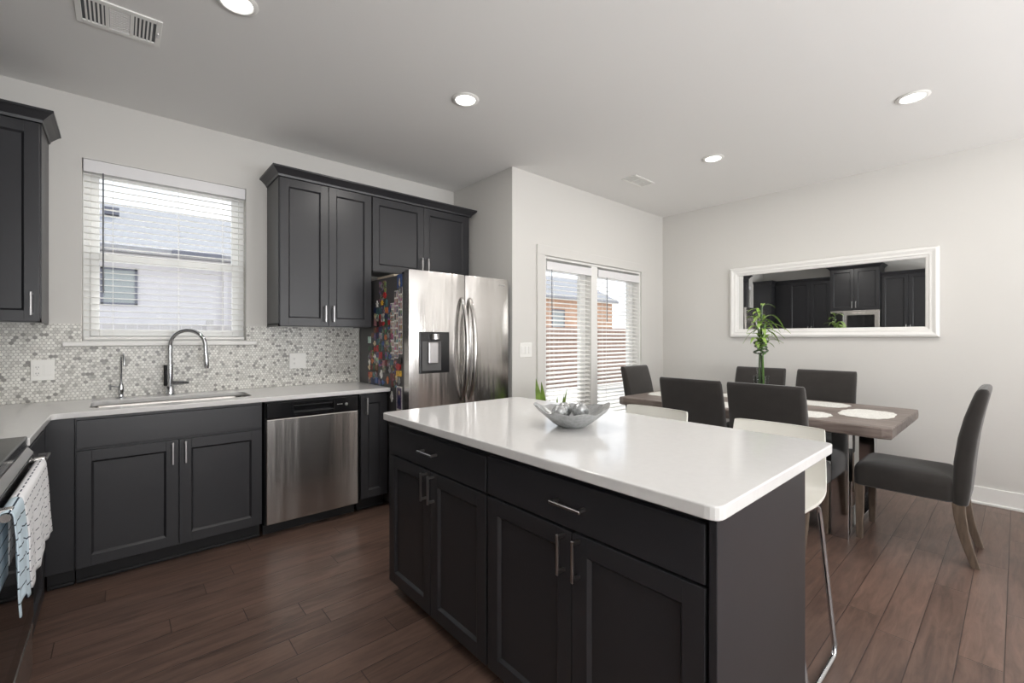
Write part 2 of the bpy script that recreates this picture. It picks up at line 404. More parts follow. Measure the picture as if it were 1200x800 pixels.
# ------------------------------------------------------------------ room shell
T = .14
bm = BM(); box(bm, XL - T, XR + T, YR - T, YS + T, -.12, 0); struct('floor', bm, M['floor'], 'dark brown hand-scraped wood plank floor')
bm = BM(); box(bm, XL - T, XR + T, YR - T, YS + T, ZC, ZC + .15); struct('ceiling', bm, M['ceiling'], 'flat white painted ceiling')
bm = BM(); box(bm, XL - T, XL, YR - T, YS + T, 0, ZC); struct('wall_left', bm, M['wall'], 'pale wall behind the range')
bm = BM(); box(bm, XR, XR + T, YR - T, YB + T, 0, ZC); struct('wall_right', bm, M['wall'], 'pale wall that carries the long mirror')
bm = BM()
box(bm, XL, WX0, YS, YS + T, 0, ZC); box(bm, WX1, XA + T, YS, YS + T, 0, ZC)
box(bm, WX0, WX1, YS, YS + T, 0, WZ0); box(bm, WX0, WX1, YS, YS + T, WZ1, ZC)
struct('wall_back', bm, M['wall'], 'pale wall behind the sink and the wall cabinets')
bm = BM(); box(bm, XA, XA + T, YB, YS, 0, ZC); struct('wall_side', bm, M['wall'], 'short pale return wall beside the refrigerator')
bm = BM()
box(bm, XA + T, DX0, YB, YB + T, 0, ZC); box(bm, DX1, XR, YB, YB + T, 0, ZC); box(bm, DX0, DX1, YB, YB + T, DZ1, ZC)
struct('wall_dining', bm, M['wall'], 'pale dining wall around the glass doors')
bm = BM()
box(bm, XL, -.35, YR - T, YR, 0, ZC); box(bm, 1.55, 2.45, YR - T, YR, 0, ZC); box(bm, 4.35, XR, YR - T, YR, 0, ZC)
for a in (-.35, 2.45):
    box(bm, a, a + 1.9, YR - T, YR, 0, .38); box(bm, a, a + 1.9, YR - T, YR, 2.52, ZC)
struct('wall_rear', bm, mat('taupe_to_cut_bounce', srgb(128, 122, 116), .8), 'unseen taupe wall with tall windows, toned dark to cut bounce')  # dark tone invented for this unseen wall so less light bounces back
# baseboards
def bb(name, x0, x1, y0, y1, lab, ax):
    bm = BM(); box(bm, x0, x1, y0, y1, 0, .135, .004)
    if ax == 'x-': box(bm, x0 - .012, x0 + .002, y0, y1, 0, .02, .004)
    if ax == 'y-': box(bm, x0, x1, y0 - .012, y0 + .002, 0, .02, .004)
    struct(name, bm, M['trim'], lab)
bb('baseboard_right', XR - .014, XR, YR, YB, 'white baseboard along the mirror wall', 'x-')
bb('baseboard_dining', DX1 + .09, XR - .014, YB - .014, YB, 'white baseboard right of the glass doors', 'y-')
bb('baseboard_back', XA + .001, DX0 - .11, YB - .014, YB, 'white baseboard under the light switch', 'y-')

# sink window
win = thing('window_1', 'white double-hung window above the sink', 'window', (0, 0, 0), kind='structure'); del win['category']
yw = YS + .085
bm = BM(); f = .035
box(bm, WX0, WX0 + f, yw, yw + .05, WZ0, WZ1, .003); box(bm, WX1 - f, WX1, yw, yw + .05, WZ0, WZ1, .003)
box(bm, WX0 + f, WX1 - f, yw, yw + .05, WZ1 - f, WZ1, .003); box(bm, WX0 + f, WX1 - f, yw, yw + .05, WZ0, WZ0 + f, .003)
obj('frame', bm, M['vinyl'], win)
for nm, z0, z1, yo in (('upper_sash', 1.79, WZ1 - f, .012), ('lower_sash', WZ0 + f, 1.84, -.012)):
    bm = BM(); x0, x1, s = WX0 + f, WX1 - f, .042; y0, y1 = yw + yo, yw + yo + .03
    box(bm, x0, x0 + s, y0, y1, z0, z1, .003); box(bm, x1 - s, x1, y0, y1, z0, z1, .003)
    box(bm, x0 + s, x1 - s, y0, y1, z1 - s - .008, z1, .003); box(bm, x0 + s, x1 - s, y0, y1, z0, z0 + s, .003)
    sash = obj(nm, bm, M['vinyl'], win)
    bm = BM(); box(bm, x0 + s - .004, x1 - s + .004, y0 + .012, y0 + .016, z0 + s - .004, z1 - s - .004); obj('glass_pane', bm, M['glass'], sash)
bm = BM(); box(bm, WX0 - .085, WX1 + .065, YS - .035, YS + .0, WZ0 - .028, WZ0, .005)
box(bm, WX0, WX1, YS + .0005, YS + .085, WZ0 - .005, WZ0 + .004)
struct('trim_1', bm, M['trim'], 'white window sill over the mosaic backsplash')

# blinds
def blind(label, group, x0, x1, z0, z1, y, pitch, wand_x, wand_len, tilt, cords, cw=.05):
    t = thing('window_blind', label, 'window blind', ((x0 + x1) / 2, y, z1), 0, group); W = x1 - x0; H = z1 - z0
    bm = BM(); box(bm, -W / 2, W / 2, -.032, .028, -.055, 0, .004); obj('headrail', bm, M['headrail'], t)
    bm = BM(); box(bm, -W / 2 - .0, W / 2 + .0, -.045, -.034, -.078, .0, .003); obj('valance', bm, M['headrail'], t)
    bm = BM(); z = -.085; hw = cw / 2
    while z > -H + .035:
        ca, sa = math.cos(tilt), math.sin(tilt)
        secs = []
        for k in range(5):
            u = (k / 4 - .5) * 2; secs.append((u * hw * ca, z + u * hw * sa + .003 * (1 - u * u)))
        poly = secs + [(a, b - .0026) for a, b in reversed(secs)]
        loft(bm, [[(-W / 2 + .004, a, b) for a, b in poly], [(W / 2 - .004, a, b) for a, b in poly]], True)
        z -= pitch
    obj('slats', bm, M['blind'], t)
    bm = BM(); box(bm, -W / 2 + .003, W / 2 - .003, -.025, .025, -H, -H + .018, .004); obj('bottom_rail', bm, M['blind'], t)
    for cx in cords:
        bm = BM()
        for yy in (-.0265, .0265): box(bm, cx - .0012, cx + .0012, yy - .0008, yy + .0008, -H + .01, -.05)
        obj('ladder_cord', bm, M['blind'], t)
    bm = BM(); cyl(bm, (wand_x, -.05, -.075), (wand_x, -.052, -.075 - wand_len), .0042, 8); obj('wand', bm, M['wand'], t, True)
    return t
blind('white slatted blind hanging in the window over the sink', 'slatted blinds', WX0 + .006, WX1 - .006, WZ0 + .012, WZ1 - .004, YS + .038, .0405, -.345, .75, math.radians(5), (-.30, 0.04, .30))

# glass doors
cas = .105
bm = BM()
box(bm, DX0 - cas, DX0 - .004, YB - .018, YB, 0, DZ1 + .004, .003); box(bm, DX1 + .004, DX1 + .09, YB - .018, YB, 0, DZ1 + .004, .003)
box(bm, DX0 - cas, DX1 + .09, YB - .018, YB, DZ1 + .004, DZ1 + .095, .003)
struct('trim_2', bm, M['wall'], 'painted casing around the glass doors')
XM0, XM1 = 3.655, 3.755
bm = BM()
box(bm, DX0 - .004, DX0 + .022, YB + .0, YB + T, 0, DZ1 + .004, .002); box(bm, DX1 - .022, DX1 + .004, YB, YB + T, 0, DZ1 + .004, .002)
box(bm, DX0 + .022, DX1 - .022, YB, YB + T, DZ1 - .02, DZ1 + .004, .002); box(bm, DX0 + .022, DX1 - .022, YB + .02, YB + T, 0, .02, .002)
box(bm, XM0, XM1, YB + .006, YB + T, .02, DZ1 - .02, .003)
struct('trim_3', bm, M['trim'], 'white jamb and centre post of the glass doors')
for i, (a, b_) in enumerate(((DX0 + .024, XM0 - .002), (XM1 + .002, DX1 - .024))):
    d = thing('door_%d' % (i + 1), ('left' if i == 0 else 'right') + ' full-glass white patio door leaf', 'door', (a, YB + .085, .022), kind='structure'); del d['category']
    W = b_ - a; H = DZ1 - .044; s = .085
    bm = BM(); box(bm, 0, s, 0, .04, 0, H, .003); box(bm, W - s, W, 0, .04, 0, H, .003); box(bm, s, W - s, 0, .04, 0, .17, .003); box(bm, s, W - s, 0, .04, H - s, H, .003)
    obj('leaf_frame', bm, M['vinyl'], d)
    bm = BM(); box(bm, s - .004, W - s + .004, .016, .022, .166, H - s + .004); obj('glass_pane', bm, M['glass'], d)
    bm = BM()
    hx = .03 if i == 0 else W - .17
    if i == 0:
        cyl(bm, (hx, -.012, .98), (hx, .0, .98), .022, 16); cyl(bm, (hx, -.03, .98), (hx, -.01, .98), .009, 10); box(bm, hx - .008, hx + .07, -.036, -.026, .972, .988, .003)
        obj('door_handle', bm, M['nickel'], d, True)
blind('white slatted blind on the left glass door, partly behind the bowl', 'slatted blinds', DX0 + .03, XM0 - .006, .19, DZ1 - .045, YB + .04, .042, -.27, .42, math.radians(17), (-.22, .22))
blind('white slatted blind on the right glass door, nearest the dining chairs', 'slatted blinds', XM1 + .006, DX1 - .03, .19, DZ1 - .045, YB + .04, .042, -.24, .47, math.radians(17), (-.22, .22))

# rear living room windows (behind the camera)
for i, a in enumerate((-.35, 2.45)):
    wd = thing('window_%d' % (i + 2), 'tall white living room window behind the camera', 'window', (a, YR - .08, .38), kind='structure'); del wd['category']
    bm = BM(); H = 2.14
    box(bm, 0, .05, 0, .04, 0, H); box(bm, 1.85, 1.9, 0, .04, 0, H); box(bm, .05, 1.85, 0, .04, 0, .05); box(bm, .05, 1.85, 0, .04, H - .05, H); box(bm, .93, .97, 0, .04, .05, H - .05); box(bm, .05, 1.85, 0.005, .035, 1.05, 1.09)
    obj('window_frame', bm, M['vinyl'], wd)

# backsplash
bm = BM()
box(bm, XL, WX0 - .085, YS - .009, YS, .914, 1.379); box(bm, WX0 - .085, WX1 + .065, YS - .009, YS, .914, WZ0 - .028)
box(bm, WX1 + .065, 1.555, YS - .009, YS, .914, 1.379)
box(bm, WX0 - .085, WX0, YS - .009, YS, WZ0, 1.379); box(bm, WX1, WX1 + .065, YS - .009, YS, WZ0, 1.379)
struct('backsplash_back', bm, M['hex'], 'grey and white hexagon mosaic backsplash behind the sink')
bm = BM(); box(bm, XL, XL + .009, 1.0, YS - .009, .914, 1.379)
struct('backsplash_left', bm, M['hex'], 'hexagon mosaic backsplash behind the range')

# ------------------------------------------------------------------ cabinets
def pull(bm, x, z, horiz, L=.125, y=-.02, pr=.032, t=.0095):
    h = L / 2
    if horiz:
        box(bm, x - h, x + h, y - pr - t * .5, y - pr + t * .5, z - t * .5, z + t * .5, .0015, 1)
        for s in (-1, 1): box(bm, x + s * (h - t) - t * .5, x + s * (h - t) + t * .5, y - pr, y + .001, z - t * .5, z + t * .5)
    else:
        box(bm, x - t * .5, x + t * .5, y - pr - t * .5, y - pr + t * .5, z - h, z + h, .0015, 1)
        for s in (-1, 1): box(bm, x - t * .5, x + t * .5, y - pr, y + .001, z + s * (h - t) - t * .5, z + s * (h - t) + t * .5)
def front(par, kind, x0, x1, z0, z1, hd=None):
    g = .0015; x0 += g; x1 -= g; z0 += g; z1 -= g
    bm = BM()
    if kind == 'slab': box(bm, x0, x1, -.021, -.001, z0, z1, .0022)
    else:
        s = .058; rec = .011
        box(bm, x0, x0 + s, -.021, -.001, z0, z1, .0018); box(bm, x1 - s, x1, -.021, -.001, z0, z1, .0018)
        box(bm, x0 + s - .001, x1 - s + .001, -.0209, -.001, z1 - s, z1, .0018); box(bm, x0 + s - .001, x1 - s + .001, -.0209, -.001, z0, z0 + s, .0018)
        # raised inner bead and flat centre panel
        xa, xb, za, zb = x0 + s, x1 - s, z0 + s, z1 - s; c = .009
        ro = [(xa, -.0205, za), (xb, -.0205, za), (xb, -.0205, zb), (xa, -.0205, zb)]
        ri = [(xa + c, -.0205 + rec, za + c), (xb - c, -.0205 + rec, za + c), (xb - c, -.0205 + rec, zb - c), (xa + c, -.0205 + rec, zb - c)]
        vo = [bm.verts.new(p) for p in ro]; vi = [bm.verts.new(p) for p in ri]
        for k in range(4): bm.faces.new((vo[k], vo[(k + 1) % 4], vi[(k + 1) % 4], vi[k]))
        bm.faces.new(vi)
    d = obj('drawer' if kind == 'slab' else 'door', bm, M['cab'], par)
    if hd:
        bm = BM(); pull(bm, hd[0], hd[1], hd[2]); obj('handle', bm, M['nickel'], d)
    return d
def crown(par, w, depth, z, lret, rret, h=.062, o=.052):
    prof = [(0, 0), (.006, 0), (.010, .014), (.020, .024), (.036, .040), (.046, .048), (o, .050), (o, h), (0, h)]
    bm = BM(); rings = []
    f = -.021
    def ring(fn): rings.append([fn(a, b) for a, b in prof])
    if lret: ring(lambda a, b: (-a, depth, z + b)); ring(lambda a, b: (-a, f - a, z + b))
    else: ring(lambda a, b: (0, f - a, z + b))
    if rret: ring(lambda a, b: (w + a, f - a, z + b)); ring(lambda a, b: (w + a, depth, z + b))
    else: ring(lambda a, b: (w, f - a, z + b))
    loft(bm, rings, True)
    # flat board behind the moulding, flush with the doors
    box(bm, 0.001, w - .001, f + .0005, depth, z, z + h - .004)
    return obj('crown_moulding', bm, M['cab'], par)
def base_cab(label, loc, rot, w, depth, fronts, toe=.06, z0=.095, z1=.884, hollow=False, group='charcoal base cabinets', shoe=True, name='base_cabinet'):
    t = thing(name, label, 'cabinet', loc, rot, group)
    bm = BM()
    if hollow: box(bm, 0, .018, 0, depth, z0, z1); box(bm, w - .018, w, 0, depth, z0, z1); box(bm, .018, w - .018, 0, depth, z0, z0 + .018); box(bm, .018, w - .018, depth - .012, depth, z0 + .018, z1); box(bm, .018, w - .018, 0, .018, z0 + .018, z1)
    else: box(bm, 0, w, 0, depth, z0, z1, .001, 1)
    obj('carcass', bm, M['cab'], t)
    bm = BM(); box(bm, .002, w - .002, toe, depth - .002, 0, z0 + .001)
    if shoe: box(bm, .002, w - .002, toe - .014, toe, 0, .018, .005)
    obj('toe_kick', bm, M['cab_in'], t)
    for f in fronts: front(t, *f)
    return t
YF = 3.221   # front of base cabinet carcasses on the sink wall
D = YS - .012 - YF
g = 'charcoal base cabinets under the sink counter'
# sink base
base_cab('wide charcoal base cabinet with two doors under the sink', (-.175, YF, 0), 0, .862, D,
         [('slab', .004, .858, .718, .868), ('door', .004, .431, .100, .708, (.431 - .030, .655 - .02, False)), ('door', .431, .858, .100, .708, (.431 + .030, .655 - .02, False))], group=g, hollow=True)
# corner filler run
base_cab('narrow plain charcoal corner filler cabinet left of the sink cabinet', (-.282, YF, 0), 0, .105, D, [], group=g)
# narrow cabinet beside the dishwasher
base_cab('slim charcoal base cabinet between the dishwasher and the refrigerator', (1.328, YF, 0), 0, .218, D,
         [('door', .003, .215, .100, .868, (.042, .79, False))], group=g)
# left run facing +X : local x -> +Y
XF = -.282
base_cab('charcoal base cabinet in the corner right of the range', (XF, 2.462, 0), PI / 2, YF - 2.462 - .001, XF - XL - .012,
         [('slab', .004, .50, .718, .868, (.25, .793, True)), ('door', .004, .50, .100, .708, (.04, .635, False))], group='charcoal base cabinets on the range wall')
base_cab('charcoal base cabinet on the near side of the range', (XF, .60, 0), PI / 2, 1.08, XF - XL - .012,
         [('slab', .004, .54, .718, .868, (.27, .793, True)), ('slab', .54, 1.076, .718, .868, (.81, .793, True)), ('door', .004, .54, .100, .708, (.50, .635, False)), ('door', .54, 1.076, .100, .708, (.58, .635, False))], group='charcoal base cabinets on the range wall')

def upper(label, loc, rot, w, depth, z0, z1, fronts, lret, rret, group='charcoal wall cabinets', crn=True, light_side=False):
    t = thing('wall_cabinet', label, 'cabinet', loc, rot, group)
    bm = BM(); box(bm, 0, w, 0, depth, z0 + .012, z1, .001, 1); box(bm, 0, w, 0, .018, z0, z0 + .02); box(bm, 0, .016, 0, depth, z0, z0 + .02); box(bm, w - .016, w, 0, depth, z0, z0 + .02)
    obj('carcass', bm, M['cab'], t)
    for f in fronts: front(t, *f)
    if crn: crown(t, w, depth, z1, lret, rret)
    return t
YU = 3.484; DU = YS - YU - .001
upper('tall charcoal wall cabinet with two doors between window and refrigerator', (.848, YU, 0), 0, .687, DU, 1.377, 2.445,
      [('door', .004, .3435, 1.380, 2.442, (.3435 - .030, 1.475, False)), ('door', .3435, .684, 1.380, 2.442, (.3435 + .030, 1.475, False))], True, False)
upper('short charcoal wall cabinet with two doors above the refrigerator', (1.536, YU, 0), 0, .980, DU, 1.832, 2.445,
      [('door', .003, .478, 1.835, 2.442, (.478 - .030, 1.93, False)), ('door', .478, .953, 1.835, 2.442, (.478 + .030, 1.93, False))], False, True)
upper('charcoal wall cabinet with a single door left of the sink window', (-.885, YU, 0), 0, .567, DU, 1.377, 2.445,
      [('door', .13, .563, 1.380, 2.442, (.563 - .030, 1.475, False))], False, True)
# range wall uppers (seen in the mirror), local x -> +Y, front at X=-.57
XU = -.571; DW = XU - XL - .001
g2 = 'charcoal wall cabinets on the range wall'
upper('charcoal two-door wall cabinet on the range wall, nearest the sink wall in the mirror', (XU, 2.462, 0), PI / 2, 1.00, DW, 1.377, 2.445,
      [('door', .003, .355, 1.380, 2.442, (.325, 1.475, False)), ('door', .355, .74, 1.380, 2.442, (.385, 1.475, False))], False, False, g2)
t = upper('tall deep charcoal cabinet over the microwave, seen in the mirror', (-.50, 1.685, 0), PI / 2, .774, -.50 - XL - .001, 1.825, 2.62,
      [('door', .003, .387, 1.828, 2.617, (.387 - .030, 1.93, False)), ('door', .387, .771, 1.828, 2.617, (.387 + .030, 1.93, False))], True, True, g2)
upper('charcoal two-door wall cabinet right of the microwave in the mirror', (XU, .915, 0), PI / 2, .768, DW, 1.377, 2.445,
      [('door', .003, .384, 1.380, 2.442, (.384 - .030, 1.475, False)), ('door', .384, .765, 1.380, 2.442, (.384 + .030, 1.475, False))], True, False, g2)

# microwave (seen in the mirror)
mw = thing('microwave_oven', 'stainless microwave oven over the range, seen in the mirror', 'microwave', (-.485, 1.69, 1.40), PI / 2)
bm = BM(); box(bm, 0, .764, 0, -.485 - XL - .012, 0, .42, .004); obj('housing', bm, M['steel_dw'], mw)
bm = BM(); box(bm, .004, .56, -.02, -.001, .01, .375, .004); dd = obj('door', bm, M['steel_dw'], mw)
bm = BM(); box(bm, .07, .49, -.023, -.0205, .06, .33, .002); obj('door_glass', bm, M['glass_oven'], dd)
bm = BM(); tube(bm, fillet([(.53, -.02, .05), (.53, -.055, .05), (.53, -.055, .34), (.53, -.02, .34)], .015), .007, 8); obj('handle', bm, M['chrome'], dd, True)
bm = BM(); box(bm, .565, .76, -.018, -.001, .01, .375, .003); obj('control_panel', bm, M['black_gloss'], mw)

# ------------------------------------------------------------------ countertops from filled outlines
def slab_outline(name, outlines, z0, z1, m, label, cat, bev=.004, parent=None):
    cu = bpy.data.curves.new(name, 'CURVE'); cu.dimensions = '2D'; cu.fill_mode = 'BOTH'
    th = (z1 - z0) / 2; cu.extrude = th - bev; cu.bevel_depth = bev; cu.bevel_resolution = 2; cu.offset = -bev
    for pts in outlines:
        s = cu.splines.new('POLY'); s.points.add(len(pts) - 1)
        for p, q in zip(s.points, pts): p.co = (q[0], q[1], 0, 1)
        s.use_cyclic_u = True
    tmp = bpy.data.objects.new('tmp', cu); C.objects.link(tmp)
    dg = bpy.context.evaluated_depsgraph_get(); dg.update()
    me = bpy.data.meshes.new_from_object(tmp.evaluated_get(dg)); bpy.data.objects.remove(tmp); bpy.data.curves.remove(cu)
    me.materials.clear(); me.materials.append(m)
    for p in me.polygons: p.use_smooth = False
    o = bpy.data.objects.new(name, me); o.location = (0, 0, (z0 + z1) / 2); C.objects.link(o)
    if parent: o.parent = parent
    return tag(o, label, cat)
YC, XC = 3.168, -.255
def roundpoly(pts, rs, n=5):
    out = []
    L = len(pts)
    for i, (p, r) in enumerate(zip(pts, rs)):
        p = Vector(p); a = Vector(pts[i - 1]); b = Vector(pts[(i + 1) % L])
        if r <= 0: out.append(tuple(p)); continue
        u = (a - p).normalized(); v = (b - p).normalized()
        for k in range(n + 1):
            t = k / n; q = p + u * r * (1 - t) ** 2 + v * r * t ** 2; out.append(tuple(q))
    return out
SX0, SX1, SY0, SY1 = -.125, .655, 3.30, 3.655
Lc = roundpoly([(XL + .001, 2.462), (XC, 2.462), (XC, YC), (1.555, YC), (1.555, YS - .010), (XL + .001, YS - .010)], [0, .004, .03, .012, 0, 0])
hole = list(reversed(rr(SX1 - SX0, SY1 - SY0, .06, 6, (SX0 + SX1) / 2, (SY0 + SY1) / 2)))
slab_outline('countertop', [Lc, hole], .885, .914, M['quartz'], 'white quartz L-shaped countertop around the sink', 'countertop')
slab_outline('countertop', [roundpoly([(XL + .001, .60), (XC, .60), (XC, 1.695), (XL + .001, 1.695)], [0, .01, .004, 0])], .885, .914, M['quartz'], 'white quartz countertop on the near side of the range', 'countertop')
# sink basin
sk = thing('kitchen_sink', 'stainless undermount sink set in the white counter below the window', 'sink', ((SX0 + SX1) / 2, (SY0 + SY1) / 2, .884))
bm = BM(); w_, d_ = SX1 - SX0, SY1 - SY0
rings = []
for (o_, z) in ((.03, 0), (.0, 0), (-.004, -.012), (-.012, -.16), (-.04, -.185), (-.12, -.19)):
    rings.append([(x, y, z) for x, y in rr(w_ + 2 * o_, d_ + 2 * o_, max(.02, .06 + o_ * .3), 6)])
for (o_, z) in ((-.12, -.193), (-.03, -.19), (-.006, -.165), (.006, -.012), (.03, -.003)):
    rings.append([(x, y, z) for x, y in rr(w_ + 2 * o_, d_ + 2 * o_, max(.02, .06 + o_ * .3), 6)])
loft(bm, rings, False)
vs = [v for v in bm.verts if abs(v.co.z + .19) < 1e-4]
bm.verts.ensure_lookup_table()
loft_floor = bm.faces.new([bm.verts[5 * 28 + k] for k in range(28)])
obj('basin', bm, M['steel_dw'], sk, True)
bm = BM(); lathe(bm, [(.001, -.189), (.045, -.189), (.045, -.186), (.03, -.187), (.001, -.1875)], 24); obj('drain', bm, M['chrome'], sk, True)

# main faucet
fa = thing('kitchen_faucet', 'tall chrome gooseneck faucet behind the sink', 'faucet', (.250, 3.725, .914), math.radians(-30))
bm = BM(); lathe(bm, [(.027, 0), (.027, .004), (.024, .006), (.023, .055), (.021, .058)], 28); obj('base', bm, M['chrome'], fa, True)
bm = BM(); path = [(0, 0, .055), (0, 0, .20), (0, 0, .325)]
for k in range(1, 17):
    a = PI - PI * k / 16; path.append((.105 + .105 * math.cos(a), 0, .325 + .105 * math.sin(a)))
path += [(.213, 0, .27)]
tube(bm, path, .0125, 14); obj('spout', bm, M['chrome'], fa, True)
bm = BM(); tube(bm, [(.213, 0, .272), (.217, 0, .20), (.218, 0, .175)], [.0155, .016, .0135], 16); obj('spray_head', bm, M['chrome'], fa, True)
bm = BM(); cyl(bm, (0, 0, .055), (0, 0, .20), .0175, 20); obj('body', bm, M['chrome'], fa, True)
bm = BM(); box(bm, -.030, -.014, -.018, .018, .062, .20, .003); obj('side_plate', bm, M['black_gloss'], fa)
bm = BM(); cyl(bm, (.010, 0, .078), (.075, .012, .080), .0145, 16); cyl(bm, (.075, .012, .080), (.105, .018, .081), .0115, 14); obj('lever_handle', bm, M['chrome'], fa, True)
# filter tap
ft = thing('filter_faucet', 'small chrome drinking water tap left of the gooseneck faucet', 'faucet', (.005, 3.725, .914), math.radians(-80))
bm = BM(); lathe(bm, [(.024, 0), (.024, .005), (.014, .012), (.012, .03), (.016, .05), (.015, .07), (.008, .095), (.0065, .10)], 24); obj('body', bm, M['chrome'], ft, True)
bm = BM(); path = [(0, 0, .09), (0, 0, .24)]
for k in range(1, 11):
    a = PI - PI * .9 * k / 10; path.append((.04 + .04 * math.cos(a), 0, .24 + .04 * math.sin(a)))
path.append((.083, 0, .205)); tube(bm, path, .0062, 10); obj('spout', bm, M['chrome'], ft, True)
bm = BM(); cyl(bm, (0, 0, .07), (-.01, -.05, .082), .005, 8); cyl(bm, (-.01, -.05, .055), (-.01, -.05, .09), .006, 8); obj('lever', bm, M['chrome'], ft, True)

# dishwasher
dw = thing('dishwasher', 'stainless dishwasher with black control strip between the base cabinets', 'dishwasher', (.70, YF, 0))
W = .615
bm = BM(); box(bm, .004, W - .004, .004, .55, .07, .875); obj('tub', bm, M['black'], dw)
bm = BM(); box(bm, .006, W - .006, -.034, .004, .085, .765, .006); obj('door_panel', bm, M['steel_dw'], dw)
bm = BM()
box(bm, .006, .17, -.036, .004, .77, .872, .005); box(bm, .43, W - .006, -.036, .004, .77, .872, .005)
box(bm, .168, .432, -.036, .004, .77, .80, .005); box(bm, .168, .432, -.036, .004, .845, .872, .005); box(bm, .168, .432, -.008, .004, .79, .86)
cp = obj('control_panel', bm, M['black_gloss'], dw)
bm = BM(); box(bm, .175, .425, -.030, -.010, .836, .846, .003); obj('pocket_handle', bm, M['black'], cp)
bm = BM(); lathe(bm, [(.001, 0), (.011, 0), (.011, .003), (.001, .004)], 16)
bmesh.ops.rotate(bm, verts=bm.verts, matrix=Matrix.Rotation(PI / 2, 3, 'X')); bmesh.ops.translate(bm, verts=bm.verts, vec=(.52, -.036, .82)); obj('dial', bm, M['nickel'], cp, True)
bm = BM()
for k in range(3): box(bm, .455 + k * .014, .463 + k * .014, -.0372, -.0358, .822, .826)
obj('indicator_lights', bm, M['plastic_white'], cp)
bm = BM(); box(bm, .004, W - .004, .055, .075, 0, .085); obj('kick_plate', bm, M['cab_in'], dw)

# refrigerator
FX0, FX1, FY, FZ = 1.565, 2.512, 2.905, 1.790
fr = thing('refrigerator', 'stainless french-door refrigerator with magnets on its grey side', 'refrigerator', (FX0, FY, 0))
W = FX1 - FX0
bm = BM(); box(bm, 0, W, .075, YS - FY - .03, .03, FZ - .025, .004)
box(bm, .02, W - .02, .09, .7, 0, .035)
obj('body', bm, M['fridge_side'], fr)
for x in (.02, W - .10): bm = BM(); box(bm, x, x + .08, .074, .15, FZ - .026, FZ - .004, .004); obj('hinge_cover', bm, M['black'], fr)
def bowed(bm, x0, x1, z0, z1, bow=.012, th=.07, n=14):
    rings = []
    prof = []
    for k in range(n + 1):
        u = k / n; prof.append((x0 + (x1 - x0) * u, -bow * (1 - (2 * u - 1) ** 4)))
    poly = prof + [(x1, th), (x0, th)]
    cx, cy = (x0 + x1) / 2, th / 2
    for z, s in ((z0, .985), (z0 + .004, 1), (z1 - .006, 1), (z1, .985)):
        rings.append([(cx + (x - cx) * s, cy + (y - cy) * s, z) for x, y in poly])
    loft(bm, rings, True)
XS = .493
bm = BM()
hx0, hx1, hz0, hz1 = .078, .334, 1.030, 1.338
for a in ((0, hx0, .70, FZ), (hx1, XS - .003, .70, FZ)): pass
bowed(bm, 0, XS - .003, .70, FZ)
ld = obj('door', bm, M['steel'], fr, True); ld['label'] = 'left stainless door with water dispenser'
bm = BM(); box(bm, hx0, hx1, -.020, .004, hz0, hz1, .003); dp = obj('dispenser_frame', bm, M['black_gloss'], ld)
bm = BM(); box(bm, hx0 + .018, hx1 - .075, -.0225, -.0195, hz0 + .02, hz1 - .07, .001); obj('dispenser_recess', bm, M['fridge_side'], ld)
bm = BM(); box(bm, hx0 + .065, hx0 + .145, -.040, -.022, hz0 + .075, hz0 + .23, .004); obj('paddle', bm, M['nickel'], ld)
bm = BM(); cyl(bm, (hx0 + .12, -.026, hz1 - .055), (hx0 + .12, -.026, hz1 - .015), .036, 20); obj('dispenser_nozzle', bm, M['nickel'], ld, True)
bm = BM(); bowed(bm, XS + .003, W, .70, FZ); rd = obj('door', bm, M['steel'], fr, True); rd['label'] = 'right stainless door'
bm = BM(); box(bm, W - .115, W - .045, -.013, -.008, 1.735, 1.745, .001); obj('badge', bm, M['nickel'], rd)
for s, dd in ((-1, ld), (1, rd)):
    xh = XS + s * .038
    bm = BM(); pts = [(xh, -.008, .80), (xh, -.035, .86), (xh, -.070, .99), (xh, -.086, 1.20), (xh, -.070, 1.41), (xh, -.035, 1.56), (xh, -.008, 1.61)]
    sp = smooth_path(pts, 6); n_ = len(sp) - 1
    tube(bm, sp, [.007 + .015 * math.sin(PI * i / n_) ** .6 for i in range(n_ + 1)], 12); obj('handle', bm, M['steel'], dd, True)
bm = BM(); bowed(bm, 0, W, .08, .69); fd = obj('freezer_drawer', bm, M['steel'], fr, True)
bm = BM(); tube(bm, fillet([(.1, -.01, .62), (.1, -.06, .62), (W - .1, -.06, .62), (W - .1, -.01, .62)], .03), .013, 12); obj('handle', bm, M['steel'], fd, True)
bm = BM(); box(bm, .01, W - .01, .04, .09, 0.0, .075); obj('kick_plate', bm, M['black'], fr)

# ------------------------------------------------------------------ range with towels
RY0, RY1 = 1.70, 2.455
rg = thing('kitchen_range', 'black and stainless range at the left edge with towels on its handle', 'range', (-.272, RY0, 0), PI / 2)
W = RY1 - RY0; dpt = -.272 - XL - .015
bm = BM(); box(bm, 0, W, 0, dpt, .02, .885, .003); obj('body', bm, M['black'], rg)
bm = BM(); box(bm, -.0, W, -.012, dpt, .886, .925, .005); ct = obj('cooktop', bm, M['black_gloss'], rg)
bm = BM()
for x in (.07, .27, .49, .69): box(bm, x - .006, x + .006, .06, .52, .945, .957, .002)
for y in (.07, .20, .38, .51): box(bm, .07, .69, y - .006, y + .006, .945, .957, .002)
for x in (.07, .27, .49, .69):
    for y in (.07, .51): box(bm, x - .006, x + .006, y - .006, y + .006, .9255, .946)
obj('burner_grate', bm, M['black'], rg)
bm = BM(); prism(bm, [(-.012, .885), (-.028, .862), (-.004, .862), (-.004, .885)], 'x', .002, W - .002); obj('control_panel', bm, M['nickel'], rg)
